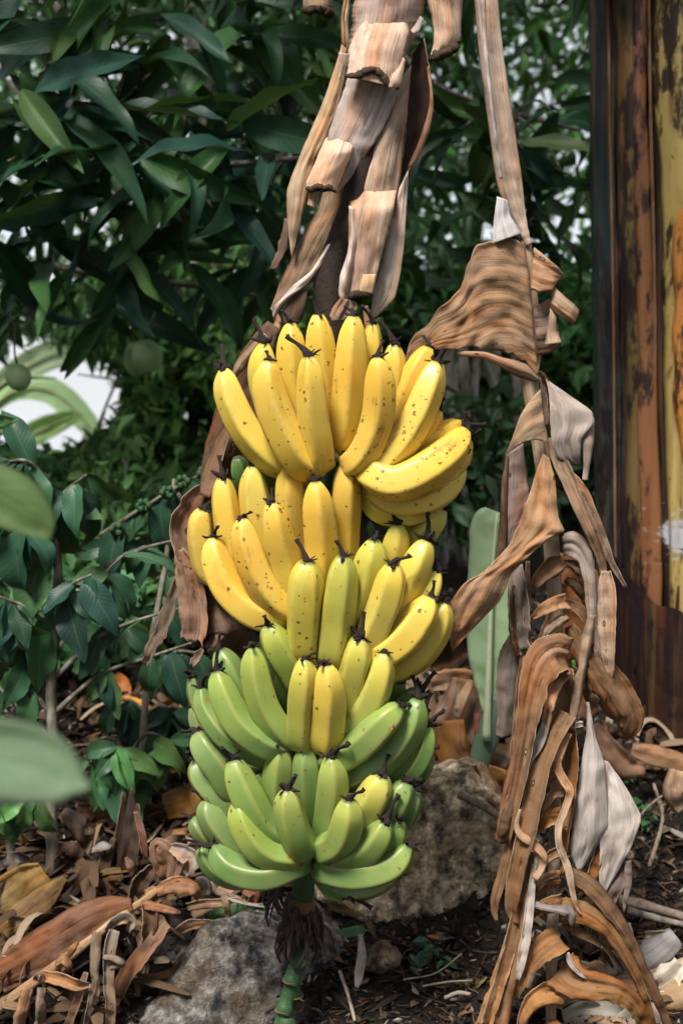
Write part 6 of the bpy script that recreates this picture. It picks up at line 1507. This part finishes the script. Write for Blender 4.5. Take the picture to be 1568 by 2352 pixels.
# ---- brown dead leaves heaped behind the bunch on the right (foot of the sucker)
HS = [
 ([(950, 1550, 30), (975, 1620, 70), (960, 1700, 60), (945, 1760, 30)], (.30, .19, .12), 2.22, 'brown dead strip just right of the green bananas', 'dry'),
 ([(985, 1530, 40), (1040, 1500, 80), (1090, 1480, 40)], (.06, .035, .025), 2.28, 'dark hollow curled leaf beside the yellow bananas', 'dry'),
 ([(990, 1570, 30), (1030, 1560, 50), (1080, 1560, 40), (1098, 1570, 10)], (.42, .28, .18), 2.22, 'light tan curled strip at the sucker foot', 'dry'),
 ([(1070, 1560, 60), (1060, 1620, 100), (1035, 1680, 110), (1010, 1720, 60)], (.34, .22, .145), 2.18, 'broad fibrous tan sheath leaning on the sucker', 'sheath'),
 ([(1080, 1570, 20), (1060, 1610, 30), (1050, 1650, 16)], (.45, .33, .25), 2.15, 'thin pale shred on the tan sheath', 'dry'),
 ([(1000, 1680, 40), (1010, 1640, 60), (1040, 1600, 40)], (.20, .13, .085), 2.25, 'dull brown strip behind the tan sheath', 'dry'),
 ([(1030, 1655, 70), (1035, 1710, 84), (1050, 1760, 70), (1060, 1790, 30)], (.33, .15, .035), 2.14, 'glossy orange brown sheath stub above the boulder', 'sheath'),
 ([(990, 1660, 30), (1010, 1690, 60), (1010, 1740, 50)], (.30, .15, .05), 2.17, 'orange brown sheath stub left of its glossy neighbour', 'sheath'),
 ([(1080, 1760, 30), (1090, 1800, 34), (1095, 1830, 20)], (.07, .03, .03), 2.09, 'dark reddish shoot sheath at the sucker base', 'sheath'),
 ([(1110, 1770, 30), (1140, 1790, 60), (1165, 1830, 40)], (.36, .19, .06), 2.12, 'orange curled leaf right of the sucker base', 'dry'),
 ([(1100, 1820, 40), (1130, 1830, 60), (1160, 1860, 30)], (.22, .11, .09), 2.08, 'reddish brown dead leaf by the stick', 'dry'),
 ([(1120, 1730, 60), (1160, 1745, 70), (1190, 1770, 30)], (.34, .22, .13), 2.16, 'tan crumpled leaf behind the hanging strips', 'dry'),
 ([(920, 1560, 40), (930, 1640, 60), (925, 1700, 40)], (.26, .17, .12), 2.3, 'brown strip hidden beside the bunch', 'dry'),
 ([(1170, 1500, 90), (1200, 1560, 110), (1220, 1640, 80)], (.24, .13, .07), 2.3, 'wide brown leaf behind the hanging midrib', 'dry'),
 ([(1270, 1290, 50), (1330, 1330, 90), (1310, 1420, 110), (1270, 1520, 90), (1290, 1600, 40)], (.20, .085, .035), 2.1, 'rust brown dead leaf between the strips and the trunk', 'dry'),
 # right of the hanging leaf, along the trunk foot
 ([(1360, 1665, 30), (1385, 1710, 56), (1430, 1760, 60), (1480, 1770, 30)], (.36, .21, .13), 2.20, 'fibrous tan root sheath curving below the trunk', 'sheath'),
 ([(1450, 1720, 30), (1500, 1735, 50), (1560, 1750, 44), (1600, 1760, 24)], (.34, .20, .11), 2.22, 'ribbed tan sheath lying at the trunk foot', 'sheath'),
 ([(1560, 1770, 50), (1552, 1820, 66), (1575, 1860, 50)], (.46, .33, .22), 2.06, 'pale tan curled sheath at the right edge', 'sheath'),
 ([(1290, 1560, 60), (1330, 1600, 80), (1370, 1640, 50)], (.26, .15, .08), 2.3, 'brown leaf against the dark trunk foot', 'dry'),
]
for i, (pts, col, Y_, lb, mt) in enumerate(HS):
    tag(ribbon('dead_leaf', pts, M[mt], None, col, Y=Y_, d=0, bow=1.0, arc=1.1, rag=.07, seed=400 + i, n=22, m=9, wav=.3), lb, 'dead leaf', 'dead leaves at the trunk foot')
# heap on the right foreground: bleached leaves and bark
RS = [
 ([(1380, 2290, 60), (1440, 2240, 80), (1500, 2190, 80), (1552, 2150, 50)], (.36, .34, .35), 1.88, 'long bluish grey bark slab at lower right', 'pale'),
 ([(1330, 2330, 20), (1440, 2270, 26), (1568, 2215, 28), (1620, 2200, 24)], (.50, .42, .31), 1.86, 'straw coloured split cane across the grey slab', 'sheath'),
 ([(1500, 2262, 30), (1530, 2245, 60), (1560, 2212, 40)], (.62, .57, .48), 1.85, 'cream curled leaf scrap at the lower right edge', 'pale'),
 ([(1290, 2330, 60), (1340, 2320, 100), (1410, 2330, 90), (1470, 2350, 40)], (.62, .58, .50), 1.815, 'large cream coloured leaf curled on the ground', 'pale'),
 ([(1420, 2370, 60), (1470, 2345, 90), (1520, 2360, 60)], (.60, .52, .44), 1.80, 'pale crumpled leaf at the bottom right', 'pale'),
 ([(1420, 2270, 60), (1480, 2285, 110), (1550, 2290, 80)], (.27, .145, .095), 1.845, 'reddish brown oval dead leaf', 'dry'),
 ([(1500, 2300, 60), (1560, 2280, 100), (1620, 2270, 70)], (.32, .22, .12), 1.83, 'dull tan dead leaf at the right edge', 'dry'),
 ([(1330, 2225, 40), (1375, 2235, 60), (1400, 2230, 30)], (.46, .36, .27), 1.875, 'small beige leaf curl beside the hanging leaf', 'dry'),
 ([(1480, 2150, 20), (1515, 2152, 30), (1545, 2155, 16)], (.46, .36, .24), 1.90, 'small straw leaf on the dark soil', 'dry'),
 ([(1435, 2120, 20), (1440, 2150, 40), (1430, 2180, 16)], (.50, .44, .36), 1.92, 'little cream flake near the grey slab', 'pale'),
 ([(1330, 2370, 40), (1400, 2375, 80), (1460, 2390, 50)], (.48, .38, .30), 1.79, 'beige leaf half out of frame at the bottom', 'dry'),
]
for i, (pts, col, Y_, lb, mt) in enumerate(RS):
    tag(ribbon('fallen_leaf', pts, M[mt], None, col, Y=Y_, d=0, bow=.6, arc=.8, rag=.09, seed=500 + i, n=22, m=9, wav=.35), lb, 'fallen leaf', 'fallen leaves at lower right')
# sticks
STK = [
 ([(1053, 1822, 2.03), (1120, 1858, 2.02), (1180, 1900, 2.0)], .0075, (.17, .11, .085), 'pinkish brown stick leaning beside the big boulder'),
 ([(1420, 2065, 1.97), (1500, 2085, 1.96), (1600, 2115, 1.95)], .0085, (.19, .13, .10), 'thick brown stick lying at the right'),
 ([(1440, 2090, 1.95), (1510, 2110, 1.94), (1600, 2130, 1.93)], .0060, (.13, .09, .07), 'dark stick right below the thick brown one'),
 ([(970, 2265, 1.83), (1030, 2255, 1.84), (1085, 2252, 1.85)], .0016, (.42, .34, .25), 'thin pale twig on the soil in front of the boulder'),
 ([(925, 2250, 1.84), (1000, 2235, 1.85), (1060, 2190, 1.89)], .0012, (.30, .27, .18), 'long thin stem bending over the soil'),
 ([(1020, 2292, 1.82), (1050, 2280, 1.82), (1080, 2284, 1.82)], .0030, (.42, .32, .24), 'short pale bent root on the mulch'),
 ([(1490, 1990, 2.05), (1520, 1880, 2.10), (1500, 1800, 2.15)], .0035, (.30, .21, .15), 'thin root climbing beside the trunk'),
 ([(1460, 1890, 2.08), (1490, 1850, 2.1), (1560, 1800, 2.12)], .0020, (.32, .22, .15), 'fine tan rootlet under the trunk'),
 ([(1380, 2310, 1.84), (1470, 2290, 1.84), (1580, 2240, 1.85)], .0050, (.24, .12, .09), 'reddish stick across the fallen leaves'),
 ([(780, 2230, 1.86), (800, 2290, 1.83), (815, 2345, 1.80)], .0030, (.36, .28, .21), 'pale root running down beside the left boulder'),
 ([(1210, 2270, 1.83), (1225, 2230, 1.85), (1240, 2200, 1.87)], .0050, (.32, .22, .15), 'short brown stick behind the hanging strips'),
]
for i, (pts, r, col, lb) in enumerate(STK):
    o = tube('stick', [(P(*p), r * (1 - .3 * k / len(pts))) for k, p in enumerate(pts)], M['bark'], None, col, n=16, seg=8, jit=.35, seed=i)
    tag(o, lb, 'stick', 'sticks on the soil')
# ---- small weeds
def weed(x, y, n, size, col, label, Y_=None):
    p = ground_hit(x, y)
    t = thing('weed', p, label, 'weed', 'small weeds'); wr = random.Random(int(x))
    for k in range(n):
        a = wr.uniform(0, 6.28); tp = p + Vector((math.cos(a) * .02 * size / .03, math.sin(a) * .02, wr.uniform(.012, .05) * size / .035))
        tube('stem', [(p, .001), (p.lerp(tp, .5) + Vector((0, 0, .006)), .0009), (tp, .0007)], M['any'], t, (.07, .12, .04), n=5, seg=5)
        for j in range(3):
            b_ = a + wr.uniform(-1.3, 1.3)
            put_leaf(t, COFFEE[wr.randrange(4)], tp - Vector((0, 0, .006 * j)), Vector((math.cos(b_), math.sin(b_) - .3, wr.uniform(-.3, .3))), size * wr.uniform(.8, 1.2), col, up=Vector((0, -.6, 1)))
weed(1490, 1890, 7, .030, (.055, .14, .055), 'leafy green weed growing in soil right of the hanging leaf')
weed(1430, 1790, 5, .026, (.045, .12, .05), 'small weed at the trunk foot')
weed(1005, 2205, 4, .024, (.05, .11, .06), 'tiny weed under the front edge of the big boulder')
weed(935, 2210, 3, .018, (.05, .12, .06), 'tiniest seedling between stone and boulder')
weed(1165, 1960, 4, .026, (.04, .10, .05), 'weed between the boulder and the hanging leaf')
weed(1165, 1800, 4, .028, (.04, .11, .05), 'weed behind the hanging strips near the sucker')
# round green leaf, white dead leaf and flower by the stalk
o = ribbon('fallen_leaf', [(952, 2145, 10), (955, 2190, 22), (948, 2240, 22), (943, 2268, 8)], M['pale'], None, (.66, .62, .56), Y=1.85, arc=.5, n=14, m=5, th=.0004, rag=.05)
for v in o.data.vertices: pass
tag(o, 'narrow white dead leaf pointing down beside the stalk fringe', 'fallen leaf')
for o_, dx in ((o, -130),): o_.location.x = dx * 1.85 / FPX
o = ribbon('fallen_leaf', [(770, 2140, 8), (800, 2142, 24), (828, 2138, 26), (838, 2136, 10)], M['blade'], None, (.12, .24, .12), Y=1.87, arc=.4, n=14, m=7, rag=.02)
tag(o, 'small oval green leaf lying between the boulders', 'fallen leaf')
fl_ = thing('wild_flower', P(845, 2120, 1.93), 'tiny lilac flower growing on the boulder', 'flower')
for k in range(5):
    a = k * 1.2566; c = P(844, 2084, 1.905)
    put_leaf(fl_, COFFEE[2], c, Vector((math.cos(a), -.15, math.sin(a))), .0058, (.45, .36, .75), mat='any', up=Vector((0, -1, 0)), name='petal')
tube('stem', [(P(844, 2084, 1.906), .0005), (P(846, 2105, 1.92), .0005), (P(845, 2120, 1.93), .0006)], M['any'], fl_, (.07, .12, .05), n=6, seg=5)
for k in range(3):
    put_leaf(fl_, COFFEE[k], P(846, 2108, 1.92), Vector((k - 1, -.4, .3)), .010, (.05, .10, .04))

# ---- scattered litter: countable dead leaves and twigs, then the mulch itself
LITM = []
for k in range(5):
    q = random.Random(70 + k); V, U, F = [], [], []
    n, m = 12, 7; W = q.uniform(.25, .5); cu = q.uniform(.3, 1.4); bd = q.uniform(-.5, .5)
    for i in range(n):
        t = i / (n - 1); wd = W * .5 * max(.03, math.sin(math.pi * t) ** .7)
        for j in range(m):
            v = -1 + 2 * j / (m - 1); a = v * cu * .5
            V.append((wd * math.sin(a) / max(math.sin(cu * .5), .3), t - .5, wd * (1 - math.cos(a)) * 1.2 + bd * (t - .5) ** 2 + .04 * noise.noise(Vector((t * 4, v * 2, k))))); U.append((v * wd * .1, t * .1))
    for i in range(n - 1):
        for j in range(m - 1):
            a = i * m + j; F.append((a, a + 1, a + m + 1, a + m))
    LITM.append(mesh_from('litter_leaf', V, F, U))
lr = random.Random(33)
LCOL = [(.30, .19, .12), (.22, .13, .08), (.40, .27, .17), (.15, .09, .055), (.48, .40, .32), (.26, .16, .11), (.36, .20, .09), (.10, .065, .045)]
AREAS = [  # frame area, count, size range, label, group
 ((940, 1620, 1160, 1800), 26, (.05, .11), 'small dry leaf scrap heaped behind the big boulder', 'leaf scraps behind the boulder', 1.0),
 ((0, 1930, 640, 2110), 60, (.05, .13), 'dry leaf scrap scattered on the left ground', 'leaf scraps at left', .7),
 ((150, 1600, 640, 1800), 60, (.04, .10), 'dry leaf in the litter under the coffee shrubs', 'leaf litter under the coffee shrubs', 1.2),
 ((1330, 1690, 1568, 2000), 34, (.025, .06), 'dry leaf scrap on dark soil near the trunk foot', 'leaf scraps near the trunk', .8),
 ((1300, 2050, 1568, 2352), 44, (.02, .055), 'dry leaf scrap in the lower right litter', 'leaf scraps at lower right', 1.0),
 ((770, 2150, 1120, 2352), 26, (.012, .03), 'tiny leaf scrap on the mulch below the boulder', 'scraps on the mulch', .9),
]
CN = ['brown', 'dark brown', 'tan', 'blackish', 'greyish', 'dull brown', 'orange', 'black']
def join_copies(items):
    """items: (mesh, matrix) -> one mesh"""
    V, F, U = [], [], []
    for me, mx in items:
        b0 = len(V); V += [mx @ v.co for v in me.vertices]
        F += [tuple(b0 + i for i in p.vertices) for p in me.polygons]
        uu = [None] * len(me.vertices)
        for lp, ud in zip(me.loops, me.uv_layers[0].data): uu[lp.vertex_index] = tuple(ud.uv)
        U += uu
    return V, F, U
bulk = []
for (x0, y0, x1, y1), cnt, (s0, s1), lb, grp, br in AREAS:
    seen = {}
    for k in range(cnt * 2):
        p = ground_hit(lr.uniform(x0, x1), lr.uniform(y0, y1), .006)
        ci = lr.randrange(8); s = lr.uniform(s0, s1); me = LITM[lr.randrange(5)]
        rot = (lr.gauss(.35, .35), lr.gauss(0, .35), lr.uniform(0, 6.28))
        if seen.get(ci, 0) >= 2 or s < s0 + (s1 - s0) * .45:
            bulk.append((me, Matrix.LocRotScale(p, Euler(rot), Vector((s, s, s)) * .8)))
            continue
        seen[ci] = seen.get(ci, 0) + 1
        o = link('litter_leaf', me, M['dry'], None, tuple(min(1, c * br * lr.uniform(.8, 1.2)) for c in LCOL[ci]))
        o.location = p; o.rotation_euler = rot; o.scale = (s, s, s)
        tag(o, CN[ci] + ' ' + lb, 'leaf scrap', CN[ci] + ' ' + grp)
V, F, U = join_copies(bulk)
tag(link('leaf_litter', mesh_from('leaf_litter', V, F, U), M['chip2']), 'countless small dry leaf bits strewn over the ground', 'leaf litter', kind='stuff')
# orange and yellow leaves further back under the shrubs
for k, (x, y, s, c, lb) in enumerate([(270, 1610, .12, (.50, .16, .03), 'bright orange fallen leaf under the coffee shrubs'), (330, 1640, .10, (.62, .30, .04), 'yellow orange fallen leaf beside the bright orange one'), (285, 1650, .10, (.60, .34, .08), 'amber fallen leaf in front of the bright orange one'),
        (375, 1640, .09, (.62, .40, .06), 'yellow fallen leaf close to the bunch'), (400, 1580, .09, (.66, .48, .10), 'pale yellow fallen leaf furthest back'), (400, 1740, .11, (.52, .24, .03), 'orange leaf beside the green bananas low left'), (420, 1720, .09, (.55, .26, .04), 'golden leaf touching the green bananas'), (70, 1960, .07, (.42, .26, .03), 'yellowish leaf behind the coffee trunk foot')]):
    p = ground_hit(x, y, .015)
    o = link('litter_leaf', LITM[k % 5], M['any'], None, c); o.location = p; o.rotation_euler = (.6, .2 * (k % 3 - 1), k * 1.3); o.scale = (s, s, s)
    tag(o, lb, 'fallen leaf', 'orange and yellow fallen leaves')
# long shredded strips strewn everywhere under the plants
def shreds():
    q = random.Random(91); V, F, U = [], [], []
    for (x0, y0, x1, y1), cnt, (l0, l1) in [((-40, 1900, 620, 2120), 90, (.05, .16)), ((-40, 2100, 330, 2352), 70, (.05, .15)), ((930, 1560, 1180, 1800), 70, (.05, .13)), ((1300, 1690, 1600, 1800), 30, (.05, .12)), ((1280, 2150, 1600, 2352), 45, (.03, .09)), ((150, 1580, 640, 1800), 70, (.05, .14))]:
        for k in range(cnt):
            p = ground_hit(q.uniform(x0, x1), q.uniform(y0, y1), .008); L = q.uniform(l0, l1); W = q.uniform(.003, .011); a = q.uniform(0, 6.28); cu = q.gauss(0, 14); tw = q.gauss(0, 1.6); lift = q.uniform(0, .035)
            b0 = len(V); n = 14; pos = p.copy(); hdg = a
            for i in range(n):
                t = i / (n - 1); w_ = W * (math.sin(math.pi * (t * .9 + .05)) ** .5)
                rl = tw * t + q.gauss(0, .05)
                sd = Vector((-math.sin(hdg) * math.cos(rl), math.cos(hdg) * math.cos(rl), math.sin(rl)))
                pz = max(pos.z, gz(pos.x, pos.y) + .004) + lift * math.sin(math.pi * t)
                c = Vector((pos.x, pos.y, pz))
                for j, v in enumerate((-1, 0, 1)):
                    V.append(c + sd * (v * w_) + Vector((0, 0, .25 * w_ * (1 - v * v)))); U.append((v * w_ + k * .01, t * L))
                hdg += cu * L / n; pos += Vector((math.cos(hdg), math.sin(hdg), 0)) * (L / n)
            for i in range(n - 1):
                for j in range(2):
                    a0 = b0 + i * 3 + j; F.append((a0, a0 + 1, a0 + 4, a0 + 3))
    o = link('dry_shreds', mesh_from('dry_shreds', V, F, U), M['chip2'])
    tag(o, 'tangle of narrow dry leaf shreds covering the ground', 'leaf litter', kind='stuff')
shreds()
TW = []
for k in range(3):
    q = random.Random(k)
    pts = [Vector((q.uniform(-.03, .03), t - .5, q.uniform(-.03, .05))) for t in np.linspace(0, 1, 6)]
    v, f, u = tube_geo(pts, [.022, .02, .018, .017, .014, .01], 6, jit=.4, seed=k); TW.append(mesh_from('twig', v, f, u))
tbulk = []
for (x0, y0, x1, y1), cnt, lb, grp in [((780, 2150, 1130, 2352), 40, 'small broken twig on the mulch below the boulder', 'twigs below the boulder'), ((1320, 1850, 1568, 2352), 46, 'small broken twig on the soil at the right', 'twigs at the right'), ((150, 1620, 620, 1960), 36, 'small twig in the litter at left', 'twigs at the left')]:
    for k in range(cnt * 2):
        p = ground_hit(lr.uniform(x0, x1), lr.uniform(y0, y1), .003); q = lr.uniform(.02, .07)
        tbulk.append((TW[k % 3], Matrix.LocRotScale(p, Euler((lr.gauss(.3, .2), lr.gauss(0, .2), lr.uniform(0, 6.28))), Vector((q, q, q)))))
V, F, U = join_copies(tbulk)
tag(link('twig_litter', mesh_from('twig_litter', V, F, U), M['chip2']), 'countless small broken twigs strewn over the mulch', 'twig litter', kind='stuff')
def mulch(n):
    rg = np.random.default_rng(8)
    V, F = [], []
    for k in range(n):
        y = 1.62 + 1.5 * rg.random() ** 1.5; x = rg.uniform(-.33, .33) * y
        z = gz(x, y); L = rg.uniform(.003, .013) * (1 + (rg.random() < .05) * 1.5); W = L * rg.uniform(.15, .6); H = L * rg.uniform(.08, .3)
        a = rg.uniform(0, 6.28); b_ = rg.normal() * .5
        d = Vector((math.cos(a) * math.cos(b_), math.sin(a) * math.cos(b_), math.sin(b_))); s = Vector((-math.sin(a), math.cos(a), rg.normal() * .3)).normalized(); u = d.cross(s)
        c = Vector((x, y, z + H * .5 + .001)); i = len(V)
        V += [c - d * L, c - d * L * .2 + s * W, c + d * L, c - d * L * .1 - s * W, c + u * H + d * L * .1, c - u * H]
        F += [(i, i + 3, i + 4), (i + 3, i + 2, i + 4), (i + 2, i + 1, i + 4), (i + 1, i, i + 4), (i + 3, i, i + 5), (i + 2, i + 3, i + 5), (i + 1, i + 2, i + 5), (i, i + 1, i + 5)]
    o = link('mulch', mesh_from('mulch', V, F, smooth=False), M['chip'])
    tag(o, 'dark crumbly mulch of bark and leaf bits covering the soil', 'mulch', kind='stuff')
mulch(26000)
